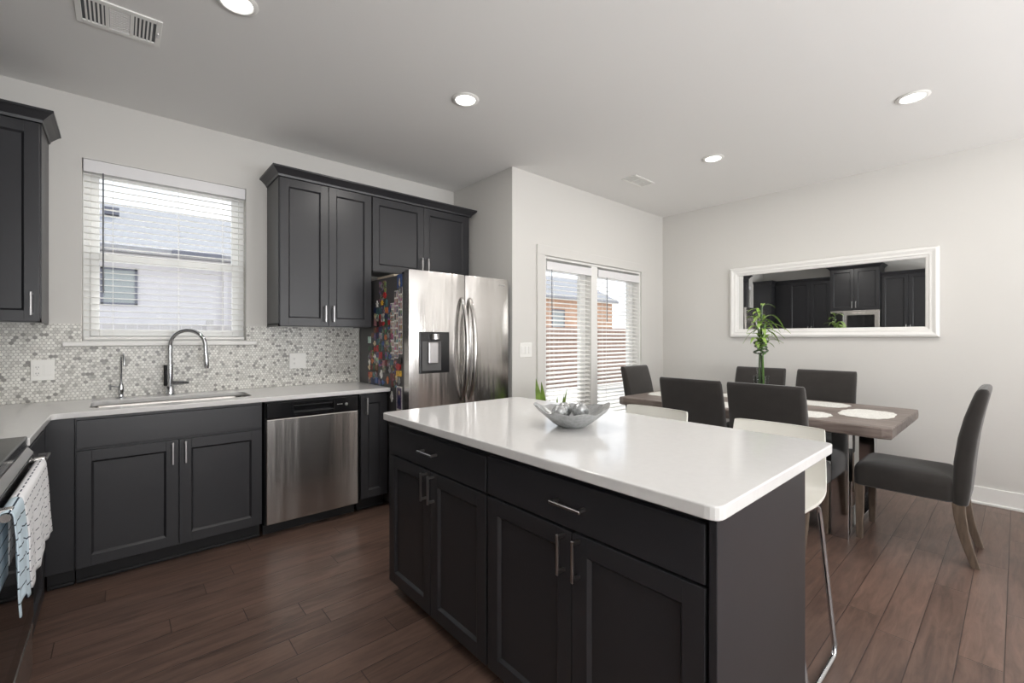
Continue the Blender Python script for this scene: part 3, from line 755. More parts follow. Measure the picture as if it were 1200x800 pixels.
bm = BM(); box(bm, .004, W - .004, -.028, -.002, .245, .857, .004); od = obj('oven_door', bm, M['black_gloss'], rg)
bm = BM(); box(bm, .09, W - .09, -.0305, -.0275, .33, .68, .002); obj('door_glass', bm, M['glass_oven'], od)
bm = BM(); zh = .832; yh = -.052
tube(bm, [(.004, yh, zh), (W - .012, yh, zh)], .011, 14)
for x in (.045, W - .045): box(bm, x - .014, x + .014, yh - .010, -.026, zh - .008, zh + .016, .003)
obj('handle', bm, M['steel_dw'], od, True)
bm = BM(); box(bm, .004, W - .004, -.024, -.002, .04, .235, .004); box(bm, .004, W - .004, -.0265, -.0235, .205, .22); obj('storage_drawer', bm, M['steel_dw'], rg)
for x in (.05, W - .05):
    for y in (.05, dpt - .05): bm = BM(); cyl(bm, (x, y, 0), (x, y, .022), .015, 10); obj('foot', bm, M['black'], rg)


def towel(label, y0, y1, zt, front_len, back_len, xo, m, amp, ph, skew, rlow=0):
    # draped over the bar running along world Y
    bar_x = -.272 + .052; r = .016 + xo; nu, nv = 34, 46
    bm = BM(); uvl = bm.loops.layers.uv.new('UVMap')
    L = back_len + PI * r + front_len; vg = []
    for j in range(nv + 1):
        s = L * j / nv; row = []
        for i in range(nu + 1):
            u = i / nu
            y = y0 + (y1 - y0) * u
            if s < back_len: x, z = bar_x - r, zt - (back_len - s)
            elif s < back_len + PI * r:
                a = (s - back_len) / r; x, z = bar_x - r * math.cos(a), zt + r * math.sin(a)
            else: x, z = bar_x + r, zt - (s - back_len - PI * r)
            drop = max(0, zt - z); front_ = s > back_len + PI * r
            fold = amp * math.sin(u * 13 + ph + drop * 2) + amp * .6 * math.sin(u * 29 + ph * 2 + drop * 5)
            if front_:
                x += (fold + amp * 1.2) * min(1, drop / .12) + .03 * drop
                y += skew * drop * (u - .5) * 2 + .012 * math.sin(drop * 25 + u * 7) * min(1, drop / .1)
                z -= .02 * math.sin(u * 5.5 + ph) * min(1, drop / front_len) + .007 * math.sin(u * 17) * min(1, drop / front_len) + rlow * (1 - u) * drop / front_len
            row.append((bm.verts.new((x, y, z)), (u * (y1 - y0), s)))
        vg.append(row)
    for j in range(nv):
        for i in range(nu):
            q = (vg[j][i], vg[j][i + 1], vg[j + 1][i + 1], vg[j + 1][i])
            f = bm.faces.new([a[0] for a in q])
            for lp, a in zip(f.loops, q): lp[uvl].uv = a[1]
    me = bpy.data.meshes.new('dish_towel'); bm.to_mesh(me); bm.free()
    for p in me.polygons: p.use_smooth = True
    me.materials.append(m)
    o = bpy.data.objects.new('dish_towel', me); C.objects.link(o)
    sm = o.modifiers.new('solid', 'SOLIDIFY'); sm.thickness = .003; sm.offset = 0
    return tag(o, label, 'towel', 'dish towels on the oven handle')
towel('white dish towel with short grey dashes, nearest the corner cabinet', 1.865, 2.375, .832, .275, .18, -.0015, M['towel_white'], .003, .5, .02, -.03)
towel('pale blue dish towel with thin dark lines, at the left edge', 1.712, 1.855, .832, .25, .2, -.0015, M['towel_blue'], .003, 2.1, .0)

# ------------------------------------------------------------------ island
IX = 1.052; IY0, IY1 = .478, 2.124
g = 'charcoal cabinets of the kitchen island'
ZI = .878
def isl(label, ya, yb, fronts):
    t = thing('island_cabinet', label, 'cabinet', (IX, yb, 0), -PI / 2, g); w = yb - ya
    bm = BM(); box(bm, 0, w, 0, .60, .07, ZI, .001, 1); obj('carcass', bm, M['cab'], t)
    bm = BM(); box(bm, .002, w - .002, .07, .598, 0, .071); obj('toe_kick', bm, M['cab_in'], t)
    for f in fronts: front(t, *f)
    return t
isl('island cabinet with one drawer and two doors, farther from the camera', 1.3165, IY1,
    [('slab', .003, .804, .709, .848, (.405, .785, True)), ('door', .003, .405, .060, .703, (.405 - .030, .632, False)), ('door', .405, .804, .060, .703, (.405 + .030, .632, False))])
isl_near = isl('island cabinet with one wide drawer and two doors, nearest the camera', IY0 + .002, 1.3155,
    [('slab', .004, .831, .709, .855, (.415, .785, True)), ('door', .004, .418, .060, .703, (.418 - .030, .632, False)), ('door', .418, .831, .060, .703, (.418 + .030, .632, False))])
bm = BM(); box(bm, IX - .021, IX + .62, IY0 - .021, IY0 - .001, 0, ZI, .002); box(bm, IX + .603, IX + .621, IY0 - .001, IY1, 0, ZI, .001)
pn = obj('end_panel', bm, M['cab'], None); pn.parent = isl_near; bpy.context.view_layer.update(); pn.matrix_parent_inverse = isl_near.matrix_world.inverted()
slab_outline('island_countertop', [roundpoly([(.997, .437), (1.931, .437), (1.931, 2.139), (.997, 2.139)], [.035] * 4)], .880, .914, M['quartz'], 'large white quartz island countertop with rounded corners', 'countertop')

# bowl with ornaments
bw = thing('decorative_bowl', 'silvery fluted bowl of ornaments on the island top', 'bowl', (1.455, 1.265, .914))
bm = BM(); n = 64
def bowl_ring(r, z, wv):
    out = []
    for k in range(n):
        a = 2 * PI * k / n
        e = math.cos(2 * (a + .72)); q = 1 + wv * (-.01 + .03 * e + .02 * math.cos(4 * (a + .72)))
        out.append((r * q * math.cos(a), r * q * math.sin(a), z + wv * (.012 * e + .005 * math.cos(4 * (a + .72))) + wv * .004 * math.cos(9 * a)))
    return out
prof_o = [(.045, 0, 0), (.060, .003, 0), (.085, .018, .1), (.115, .041, .4), (.142, .062, .75), (.158, .080, 1)]
prof_i = [(.155, .081, 1), (.138, .064, .75), (.111, .044, .4), (.080, .022, .1), (.04, .009, 0)]
loft(bm, [bowl_ring(*p) for p in prof_o + prof_i], True); obj('bowl_body', bm, M['silver_bowl'], bw, True)
for i, (x, y, r, lab) in enumerate(((-.045, .03, .034, 'silver mosaic ball in the bowl, on the left'), (.042, -.012, .036, 'silver mosaic ball in the bowl, on the right'), (.022, .062, .033, 'silver mosaic ball in the bowl, at the back'))):
    bm = BM(); bmesh.ops.create_icosphere(bm, subdivisions=4, radius=r)
    o = tag(obj('ornament_ball', bm, M['silver_ball'], None, True), lab, 'ornament', 'mosaic balls in the bowl'); o.location = (1.455 + x, 1.265 + y, .914 + .024 + r + i * .002)

# ------------------------------------------------------------------ bar stools
def make_stool():
    t = thing('bar_stool', '', 'bar stool', (0, 0, 0), 0, 'white bar stools at the island')
    # local: +x is the back of the stool
    prof = smooth_path([(-.20, 0, .602), (-.185, 0, .622), (-.12, 0, .628), (.02, 0, .618), (.12, 0, .622), (.175, 0, .650), (.198, 0, .72), (.208, 0, .80), (.222, 0, .885), (.224, 0, .905)], 5)
    bm = BM(); nu = 16; top = []; th = .012
    for i, p in enumerate(prof):
        t_ = (prof[min(i + 1, len(prof) - 1)] - prof[max(i - 1, 0)]).normalized(); nn = Vector((-t_.z, 0, t_.x))
        f = i / (len(prof) - 1)
        hw = .20 - .02 * max(0, (f - .55) / .45)
        if f > .95: hw -= .02 * ((f - .95) / .05) ** 2
        if f < .06: hw -= .02 * ((.06 - f) / .06) ** 2
        ring = []
        for k in range(nu + 1):
            u = k / nu * 2 - 1; c = .022 * abs(u) ** 2.5 * (1 if f > .12 else f / .12)
            q = p + nn * c; ring.append((q.x, u * hw, q.z))
        for k in range(nu, -1, -1):
            u = k / nu * 2 - 1; c = .022 * abs(u) ** 2.5 * (1 if f > .12 else f / .12)
            q = p + nn * (c - th); ring.append((q.x, u * hw, q.z))
        top.append(ring)
    loft(bm, top, True); obj('seat_shell', bm, M['stool_white'], t, True)
    for s in (-1, 1):
        bm = BM()
        p = [(-.10, s * .145, .598), (.155, s * .175, .598), (.145, s * .235, .012), (-.215, s * .235, .012), (-.155, s * .15, .598), (-.06, s * .145, .598)]
        pts = fillet(p[:5], .05, 7) + [Vector(p[5])]
        tube(bm, fillet(p[:4], .045, 7)[0:-1] + fillet([p[2], p[3], p[4]], .03, 6)[1:], .0095, 12); obj('sled_leg', bm, M['chrome'], t, True)
    bm = BM(); cyl(bm, (-.193, -.21, .24), (-.193, .21, .24), .009, 12); obj('footrest', bm, M['chrome'], t, True)
    bm = BM(); cyl(bm, (-.08, -.15, .598), (-.08, .15, .598), .0085, 10); cyl(bm, (.10, -.168, .598), (.10, .168, .598), .0085, 10); obj('cross_bar', bm, M['chrome'], t, True)
    return t
st = make_stool(); st.location = (2.035, .725, 0); st['label'] = 'white bar stool with chrome sled legs, nearest the camera'
dup(st, (2.035, 1.335, 0), 0, 'white bar stool mostly hidden behind the island, nearer the glass doors')

# ------------------------------------------------------------------ dining table
TX0, TX1, TY0, TY1 = 3.40, 4.47, .488, 2.40
tb = thing('dining_table', 'weathered grey wood dining table with polished metal loop legs', 'table', ((TX0 + TX1) / 2, (TY0 + TY1) / 2, 0))
bm = BM(); hx, hy = (TX1 - TX0) / 2, (TY1 - TY0) / 2
def edge_wob(y, s): return .006 * math.sin(y * 9 + s) + .004 * math.sin(y * 23 + s * 2)
rings = []
ny = 40
out_ = []
for k in range(ny + 1):
    y = -hy + 2 * hy * k / ny; out_.append((hx + edge_wob(y, 1) - (.012 if k in (0, ny) else 0), y))
for k in range(ny, -1, -1):
    y = -hy + 2 * hy * k / ny; out_.append((-hx - edge_wob(y, 4) + (.012 if k in (0, ny) else 0), y))
for z, s in ((.690, .985), (.697, .997), (.72, 1), (.752, 1), (.760, .992)):
    rings.append([(x * s if abs(x) < 9 else x, y * (1 - (1 - s) * .55), z) for x, y in out_])
loft(bm, rings, True); obj('tabletop', bm, M['table'], tb)
for sy in (-1, 1):
    bm = BM(); yc = sy * (hy - .275); a = .047; px = hx - .15
    box(bm, -px - .05, -px + .05, yc - a, yc + a, .0, .689, .003); box(bm, px - .05, px + .05, yc - a, yc + a, .0, .689, .003)
    box(bm, -px + .05, px - .05, yc - a, yc + a, .0, .045, .003); box(bm, -px + .05, px - .05, yc - a, yc + a, .655, .689, .003)
    obj('loop_leg', bm, M['chrome'], tb)

# placemats
def mat_mesh(w, d, sd):
    bm = BM(); n = 72
    def ring(s, z): 
        o = []
        for k in range(n):
            a = 2 * PI * k / n; c, s_ = math.cos(a), math.sin(a); e = .72
            x = math.copysign(abs(c) ** e, c) * w / 2; y = math.copysign(abs(s_) ** e, s_) * d / 2
            q = s * (1 + .025 * math.sin(14 * a + sd)); o.append((x * q, y * q, z + .0008 * math.sin(5 * a)))
        return o
    loft(bm, [ring(1, .0), ring(1.0, .003), ring(.93, .0045), ring(.5, .0035), ring(.05, .0035)], True); return bm
M['lace'] = mat('white_lace', srgb(226, 225, 220), .8, vary=(110, .18), bump=(140, .8, .002))
bm = mat_mesh(.44, .30, 0); pm = obj('placemat', bm, M['lace'], None, True)
tag(pm, 'white lace placemat at the near end of the table, before the pulled-out chair', 'placemat', 'white lace placemats'); pm.location = (3.93, .70, .7603)
for x, y, r, lab in ((4.24, 1.08, PI / 2, 'white lace placemat before the wall-side chair nearest the pulled-out chair'),
                     (3.62, 1.06, PI / 2, 'white lace placemat partly hidden by the nearer chair backing onto the stools'),
                     (4.24, 1.66, PI / 2, 'white lace placemat on the wall side behind the bamboo vase'),
                     (3.62, 1.58, PI / 2, 'white lace placemat behind the chair that faces away beside the bowl'),
                     (3.93, 2.20, 0, 'white lace placemat at the far end of the table by the glass doors')):
    o = pm.copy(); C.objects.link(o); o.location = (x, y, .7603); o.rotation_euler = (0, 0, r); o['label'] = lab

# ------------------------------------------------------------------ dining chairs
def make_chair():
    t = thing('dining_chair', '', 'chair', (0, 0, 0), 0, 'charcoal dining chairs around the table')
    # local: faces +y, back toward -y ; origin under the middle of the seat
    W = .445
    bm = BM(); rings = []
    for z, s, dd in ((.345, .96, 0), (.352, .995, 0), (.40, 1.0, 0), (.43, 1.0, 0), (.455, .985, 0), (.474, .945, 0), (.489, .84, 0), (.499, .6, 0), (.503, .25, 0)):
        rings.append([(x * s, y * s + .0, z) for x, y in rr(W, .475, .04, 5)])
    loft(bm, rings, True); obj('seat', bm, M['fabric'], t, True)
    bm = BM(); rings = []
    prof = [(.335, -.255, .050, .96), (.345, -.257, .066, 1.0), (.45, -.262, .078, 1.0), (.58, -.268, .082, 1.0), (.72, -.284, .080, 1.0), (.84, -.306, .074, 1.0), (.93, -.328, .066, 1.0), (.985, -.342, .058, .995), (1.0, -.346, .046, .985), (1.008, -.348, .026, .965)]
    for z, yc, th, s in prof:
        ring = []
        for x, y in rr(W * s, th, min(.028, th * .45), 5):
            ring.append((x, yc + y - .012 * (1 - (2 * x / W) ** 2) * (1 if z > .5 else 0) * .6, z))
        rings.append(ring)
    loft(bm, rings, True); obj('backrest', bm, M['fabric'], t, True)
    for s in (-1, 1):
        bm = BM(); rings = []
        for z, q in ((0, .034), (.33, .046), (.35, .046)):
            rings.append([(s * .19 + x, .205 + y, z) for x, y in rr(q, q, .005, 2)])
        loft(bm, rings, True); obj('leg', bm, M['leg_wood'], t)
        bm = BM(); rings = []
        for z, q, yo in ((0, .034, -.318), (.06, .036, -.300), (.13, .040, -.280), (.20, .044, -.265), (.28, .047, -.254), (.345, .049, -.250)):
            rings.append([(s * .192 + x, yo + y, z) for x, y in rr(q, q * 1.1, .005, 2)])
        loft(bm, rings, True); obj('leg', bm, M['leg_wood'], t)
    return t
ch = make_chair(); ch.location = (3.80, .475, 0)
ch['label'] = 'charcoal upholstered chair pulled out at the near end of the table, seen from the side'
for x, y, r, lab in ((3.32, 1.515, -PI / 2, 'charcoal chair with its back to the island, beside the bowl and farther stool'),
                     (3.32, 1.035, -PI / 2, 'charcoal chair with its back to the nearer bar stool'),
                     (4.33, 1.655, PI / 2, 'charcoal chair on the wall side behind the bamboo vase'),
                     (4.33, 1.12, PI / 2, 'charcoal chair on the wall side, right of the bamboo vase'),
                     (3.97, 2.26, PI, 'charcoal chair at the far end of the table by the glass doors')):
    dup(ch, (x, y, 0), r, lab)

# ------------------------------------------------------------------ lucky bamboo in vase
vs_ = thing('bamboo_vase', 'clear glass vase of curly lucky bamboo on the dining table', 'plant', (3.90, 1.375, .7605))
bm = BM()
loft(bm, [[(x, y, z) for x, y in rr(w_, w_, .008, 3)] for w_, z in ((.078, 0), (.084, .01), (.092, .225), (.086, .225), (.076, .014), (.02, .012))], True); obj('vase', bm, M['vase'], vs_, True)
bm = BM(); box(bm, -.034, .034, -.034, .034, .016, .075, .006); obj('pebbles', bm, M['gravel'], vs_)
random.seed(3)
def leaf(bm, base, d, L, W, droop, side=None):
    base = Vector(base); d = Vector(d).normalized(); side = Vector(side) if side else d.cross(Vector((0, 0, 1)))
    side = side.normalized() if side.length > .01 else Vector((1, 0, 0))
    prev = None; n = 7
    for k in range(n + 1):
        u = k / n; p = base + d * L * u + Vector((0, 0, -droop * L * u * u * 1.3))
        w_ = W * math.sin(PI * min(1, u * .92 + .08)) ** .8 * .5 + .0003
        up = Vector((0, 0, .12 * W))
        cur = (bm.verts.new(p - side * w_ + up), bm.verts.new(p), bm.verts.new(p + side * w_ + up))
        if prev:
            bm.faces.new((prev[0], prev[1], cur[1], cur[0])); bm.faces.new((prev[1], prev[2], cur[2], cur[1]))
        prev = cur
for i, (ox, oy, h) in enumerate(((-.012, .012, .70), (.016, .004, .80), (.0, -.016, .64))):
    bm = BM(); pts = [(ox, oy, .03), (ox * .9, oy, .20), (ox * .6, oy * .8, .385)]
    zc = .395
    for k in range(1, 21):
        a = k / 20 * 2 * PI * 1.6 + i * 2.1; rad = .046 if i < 2 else .03
        pts.append((ox * .4 + rad * math.cos(a) * min(1, k / 3), oy * .4 + rad * math.sin(a) * min(1, k / 3), zc + .12 * k / 20))
    pts.append((ox * 1.2, oy, .555)); pts.append((ox * 1.8, oy * 1.5, h))
    tube(bm, smooth_path(pts, 3), .0066, 8); sk_ = obj('stalk', bm, M['stalk'] if i == 2 else M['stalk_dark'], vs_, True)
    bm = BM()
    for k in range(15):
        zz = .47 + (h - .47) * (k / 14) + random.uniform(-.01, .01); a = random.uniform(0, 2 * PI)
        L = random.uniform(.08, .17); leaf(bm, (ox * 1.5 + .01 * math.cos(a), oy + .01 * math.sin(a), zz), (math.cos(a), math.sin(a), random.uniform(.4, 1.8)), L, .032, random.uniform(.3, .95))
    if i == 0:
        leaf(bm, (.01, -.01, .68), (.75, -.75, 1.3), .27, .036, .85); leaf(bm, (.01, -.01, .64), (.7, -.8, .35), .22, .034, .5)
        leaf(bm, (-.01, .01, .70), (.2, .3, 1.8), .16, .028, .4); leaf(bm, (.01, -.01, .60), (.6, -.9, .2), .16, .030, .5)
    obj('leaves', bm, M['leaf'], sk_, True)
bm = BM(); cyl(bm, (-.03, .02, .015), (-.035, .02, .70), .003, 8); obj('support_stick', bm, M['vase'], vs_, True)

# floor plant behind the island
fp = thing('potted_plant', 'potted green plant on the floor by the switch, tips showing above the island', 'plant', (2.735, 2.60, 0))
bm = BM(); lathe(bm, [(.09, 0), (.10, .01), (.125, .24), (.132, .25), (.132, .27), (.12, .27), (.115, .25), (.001, .245)], 28); obj('pot', bm, M['pot'], fp, True)
bm = BM(); lathe(bm, [(.001, .246), (.115, .247), (.11, .255), (.001, .26)], 24); obj('soil', bm, M['soil'], fp, True)
bm = BM(); random.seed(11)
for k in range(14):
    a = k * 2.4; L = random.uniform(.42, .60)
    leaf(bm, (.04 * math.cos(a), .04 * math.sin(a), .255), (.16 * math.cos(a), .16 * math.sin(a), 1), L, .05, 0.0)
leaf(bm, (-.03, .02, .255), (-.125, .075, 1), .70, .075, 0.0, (.75, -.66, 0)); leaf(bm, (-.03, .0, .255), (-.09, .05, 1), .67, .07, 0.0, (.4, -.9, 0))
leaf(bm, (.02, .0, .255), (-.01, -.25, 1), .66, .04, .02)
obj('leaves', bm, M['leaf'], fp, True)

# ------------------------------------------------------------------ mirror
mr_ = thing('wall_mirror', 'long white-framed mirror hanging on the dining wall', 'mirror', (XR - .004, 1.253, 1.30))
hy = .831; Z1 = .747; fw = .088
def frame_ring(off, xx): return [(xx, -hy + off, off), (xx, hy - off, off), (xx, hy - off, Z1 - off), (xx, -hy + off, Z1 - off)]
bm = BM()
rs = [frame_ring(0, 0), frame_ring(0, -.022), frame_ring(.006, -.034), frame_ring(.022, -.040), frame_ring(.032, -.036), frame_ring(.045, -.030), frame_ring(.060, -.030), frame_ring(.066, -.024), frame_ring(fw - .006, -.020), frame_ring(fw, -.012), frame_ring(fw, -.002)]
loft(bm, rs, False); obj('frame', bm, M['trim'], mr_)
bm = BM(); box(bm, -.011, -.007, -hy + fw - .004, hy - fw + .004, fw - .004, Z1 - fw + .004); obj('mirror_glass', bm, M['mirror'], mr_)

# ------------------------------------------------------------------ ceiling fixtures
def make_can():
    t = thing('recessed_light', '', 'ceiling light', (0, 0, 0), 0, 'recessed ceiling lights')
    bm = BM(); lathe_r = [(.060, -.001), (.082, -.001), (.084, -.004), (.078, -.008), (.064, -.010), (.060, -.006)]
    rings = [[(r * math.cos(2 * PI * k / 40), r * math.sin(2 * PI * k / 40), z) for k in range(40)] for r, z in lathe_r]
    loft(bm, rings + [rings[0]], False); obj('trim_ring', bm, M['plastic_white'], t, True)
    bm = BM(); lathe(bm, [(.001, -.002), (.0605, -.002), (.0605, -.0055), (.03, -.008), (.001, -.009)], 36); obj('lens', bm, M['lamp'], t, True)
    return t
can = make_can()
cans = [(1.62, 2.28, 'round recessed light above the island end, left of the middle of the ceiling'), (3.69, 1.67, 'round recessed light nearest the small ceiling vent, over the table'),
        (3.68, .43, 'round recessed light at upper right, over the near end of the table'), (.39, 2.29, 'round recessed light cut by the top edge near the big vent')]
for i, (x, y, lab) in enumerate(cans):
    o = can if i == 0 else dup(can, (x, y, ZC), 0, lab)
    o.location = (x, y, ZC); o['label'] = lab
    l = light('recessed_lamp', 'AREA', (x, y, ZC - .012), (0, 0, 0), 9, (1, .965, .91), shape='DISK', size=.11)
M['vent_dark'] = mat('vent_dark', srgb(96, 98, 100), .7)
def vent(label, x0, x1, y0, y1, big):
    t = thing('ceiling_vent', label, 'vent', ((x0 + x1) / 2, (y0 + y1) / 2, ZC), 0, 'ceiling vents'); a, b = (x1 - x0) / 2, (y1 - y0) / 2
    fx, fy = .022, .030 if big else .022
    bm = BM()
    box(bm, -a, -a + fx, -b, b, -.008, -.0005, .002); box(bm, a - fx, a, -b, b, -.008, -.0005, .002)
    box(bm, -a + fx, a - fx, -b, -b + fy, -.008, -.0005, .002); box(bm, -a + fx, a - fx, b - fy, b, -.008, -.0005, .002)
    s = (2 * a - 2 * fx) / 3
    for k in (1, 2): box(bm, -a + fx + s * k - .007, -a + fx + s * k + .007, -b + fy, b - fy, -.0075, -.0005)
    obj('frame', bm, M['plastic_white'], t)
    bm = BM(); box(bm, -a + fx, a - fx, -b + fy, b - fy, -.0012, -.0002); obj('backing', bm, M['vent_dark'], t)
    bm = BM()
    for sec in (0, 2):
        xs = -a + fx + s * sec + .008
        for k in range(5):
            x = xs + (s - .016) * (k + .5) / 5; box(bm, x - .0035, x + .0035, -b + fy, b - fy, -.0065, -.0015)
    for k in range(12):
        y = -b + fy + (2 * b - 2 * fy) * (k + .5) / 12; box(bm, -a + fx + s + .008, -a + fx + 2 * s - .008, y - .003, y + .003, -.0065, -.0015)
    obj('louvres', bm, M['plastic_white'], t)
    if big:
        bm = BM(); box(bm, a - .016, a - .010, -.02, .02, -.014, -.007, .001); obj('damper_lever', bm, M['nickel'], t)
vent('large white ceiling vent at the top left over the counter', -.153, .152, 2.665, 2.905, True)
vent('small white ceiling vent near the dining corner', 3.53, 3.85, 2.30, 2.46, False)

# ------------------------------------------------------------------ outlets and switch
def plate(name, label, x, z, w_, h_, y, kind, grp):
    t = thing(name, label, 'switch' if kind == 's' else 'outlet', (x, y, z), 0, grp)
    bm = BM(); box(bm, -w_ / 2, w_ / 2, -.006, 0, -h_ / 2, h_ / 2, .003); obj('cover_plate', bm, M['plastic_white'], t)
    if kind == 's':
        for s in (-1, 0, 1):
            bm = BM(); box(bm, s * .045 - .015, s * .045 + .015, -.010, -.0055, -.032, .032, .002); obj('rocker', bm, M['trim'], t)
    else:
        for s, k in ((-1, 'o'), (1, 'r')):
            bm = BM(); xx = s * w_ * .22
            box(bm, xx - .016, xx + .016, -.0085, -.0055, -.033, .033, .002); r = obj('receptacle' if s < 0 else 'rocker', bm, M['plastic_white'], t)
            if s < 0:
                bm = BM()
                for zz in (-.018, .018):
                    for d in (-.005, .005): box(bm, xx + d - .001, xx + d + .001, -.0092, -.0084, zz - .004, zz + .004)
                    cyl(bm, (xx, -.0092, zz - .010), (xx, -.0084, zz - .010), .002, 8)
                obj('slots', bm, M['black'], r)
plate('wall_outlet', 'white outlet plate on the backsplash left of the small tap', -.342, 1.103, .10, .122, YS - .0095, 'o', 'outlet plates on the backsplash')
plate('wall_outlet', 'white outlet plate on the backsplash under the two-door wall cabinet', 1.066, 1.112, .125, .122, YS - .0095, 'o', 'outlet plates on the backsplash')
plate('light_switch', 'white triple light switch between the refrigerator and the glass doors', 2.718, 1.185, .148, .128, YB - .0005, 's', None)

# ------------------------------------------------------------------ magnets and photos on the refrigerator side (plane X = FX0)
def fy_of(px): 
    return px
PALS = {'red': (176, 40, 42), 'orange': (196, 112, 66), 'yellow': (224, 178, 60), 'green': (62, 92, 64), 'teal': (66, 104, 110), 'blue': (66, 90, 142), 'purple': (104, 90, 124), 'pink': (176, 124, 128),
        'brown': (124, 84, 60), 'white': (228, 226, 220), 'grey': (140, 140, 140), 'black': (34, 34, 36), 'cream': (214, 196, 160), 'maroon': (112, 40, 44), 'navy': (40, 52, 92), 'mint': (196, 224, 212)}
mm = {k: mat('magnet_' + k, srgb(*v), .35, vary=(70, .45)) for k, v in PALS.items()}
def side_item(name, y, z, w_, h_, shape, m, th=.004, parent=None, x=FX0, rot=0.0):
    bm = BM(); xo = x - .0004
    if shape == 'rect': poly = [(-w_ / 2, -h_ / 2), (w_ / 2, -h_ / 2), (w_ / 2, h_ / 2), (-w_ / 2, h_ / 2)]
    elif shape == 'round': poly = [(w_ / 2 * math.cos(2 * PI * k / 20), h_ / 2 * math.sin(2 * PI * k / 20)) for k in range(20)]
    elif shape == 'flower': poly = [(w_ / 2 * (.75 + .25 * math.cos(6 * 2 * PI * k / 36)) * math.cos(2 * PI * k / 36), h_ / 2 * (.75 + .25 * math.cos(6 * 2 * PI * k / 36)) * math.sin(2 * PI * k / 36)) for k in range(36)]
    elif shape == 'star': poly = [((w_ / 2 if k % 2 == 0 else w_ / 4.5) * math.sin(2 * PI * k / 10), (h_ / 2 if k % 2 == 0 else h_ / 4.5) * math.cos(2 * PI * k / 10)) for k in range(10)]
    else: poly = [(w_ / 2 * (.8 + .2 * math.sin(3 * a + w_ * 300)) * math.cos(a), h_ / 2 * (.8 + .2 * math.cos(4 * a)) * math.sin(a)) for a in [2 * PI * k / 28 for k in range(28)]]
    c, s = math.cos(rot), math.sin(rot); poly = [(a * c - b * s, a * s + b * c) for a, b in poly]
    loft(bm, [[(xo - d, y + a, z + b) for a, b in poly] for d in (0, th)], True)
    return obj(name, bm, m, parent)
def word(v, lo, hi, names):
    k = int((v - lo) / (hi - lo) * len(names)); return names[max(0, min(len(names) - 1, k))]
# thumbnail photo sheets
gy0, gy1 = 2.985, 3.185
photos = [photo_mat('snapshot_%d' % i, i * 3.1, srgb(*c1), srgb(*c2)) for i, (c1, c2) in enumerate((((120, 86, 70), (60, 56, 60)), ((170, 128, 110), (70, 80, 100)), ((90, 70, 70), (180, 150, 140)), ((60, 66, 80), (160, 110, 90)), ((150, 60, 66), (200, 190, 180)), ((70, 90, 120), (196, 170, 150)))) ]
for c in range(3):
    ya = 3.165 - c * .066; z1 = 1.628 + c * .022 ; z0 = z1 - .52 + c * .01
    if c == 0: z1 = 1.56; z0 = 1.13
    sh = side_item('photo_strip', ya, (z0 + z1) / 2, .060, z1 - z0, 'rect', mm['white'], .0012)
    tag(sh, 'white strip of tiny portraits on the fridge side, ' + ('shortest and nearest the wall' if c == 0 else 'middle of the three' if c == 1 else 'nearest the fridge doors'), 'photo strip', 'photo strips on the fridge side')
    rows = 9
    for r in range(rows):
        for q in (-1, 1):
            zz = z0 + (z1 - z0) * (r + .5) / rows
            side_item('portrait', ya + q * .0145, zz, .0235, (z1 - z0) / rows * .78, 'rect', photos[(r * 2 + c + (q > 0)) % 6], .0006, sh, FX0 - .0012)
def it(name, cat, y, z, w_, h_, shape, m, lab, th=.004, rot=0):
    return tag(side_item(name, y, z, w_, h_, shape, m, th, None, FX0, rot), lab, cat, 'magnets and photos on the fridge side')
ph_ = lambda i: photos[i % 6]
it('photo_print', 'photo', 3.33, 1.665, .13, .16, 'rect', ph_(0), 'brown collage photo at the top of the fridge side', .0012)
it('photo_print', 'photo', 3.045, 1.715, .078, .105, 'rect', mm['blue'], 'blue photo card at the very top, nearest the fridge doors', .0012)
side_item('figure', 3.045, 1.705, .03, .07, 'blob', mm['cream'], .0008, bpy.data.objects['photo_print.001'], FX0 - .0012)
it('magnet', 'magnet', 3.285, 1.628, .042, .05, 'round', mm['red'], 'round red magnet on the top collage photo', .008)
it('magnet', 'magnet', 3.335, 1.572, .05, .045, 'flower', mm['yellow'], 'yellow flower magnet under the round red magnet', .006)
it('magnet', 'magnet', 3.425, 1.565, .055, .06, 'star', mm['white'], 'white star-shaped magnet left of the yellow flower', .006)
it('magnet', 'magnet', 3.26, 1.565, .03, .055, 'rect', mm['teal'], 'small teal magnet right of the yellow flower', .006)
it('magnet', 'magnet', 3.575, 1.277, .05, .055, 'rect', mm['mint'], 'pale mint square magnet near the wall, level with the cabinet bottom', .006)
it('magnet', 'magnet', 3.03, 1.125, .058, .052, 'round', mm['black'], 'black tuft-topped magnet above the red and yellow one', .010)
it('magnet', 'magnet', 3.055, 1.078, .068, .05, 'round', mm['red'], 'large red magnet low on the fridge side beside the doors', .010)
it('magnet', 'magnet', 3.05, 1.028, .070, .04, 'rect', mm['yellow'], 'yellow block magnet directly under the large red magnet', .009)
it('magnet', 'magnet', 3.05, .97, .05, .06, 'blob', mm['grey'], 'silver-grey magnet between the yellow block and the white-bordered portrait', .006)
pp = it('photo_print', 'photo', 3.05, .84, .090, .185, 'rect', mm['white'], 'white-bordered portrait photo at the bottom of the fridge side', .0012)
side_item('picture', 3.05, .842, .070, .155, 'rect', mm['purple'], .0006, pp, FX0 - .0012); side_item('figure', 3.05, .82, .05, .085, 'blob', mm['navy'], .0006, pp, FX0 - .0018); side_item('face', 3.05, .883, .024, .035, 'round', mm['cream'], .0006, pp, FX0 - .0018)
it('magnet', 'magnet', 3.35, 1.005, .05, .07, 'blob', mm['white'], 'curly white letter magnet low on the fridge side', .006)
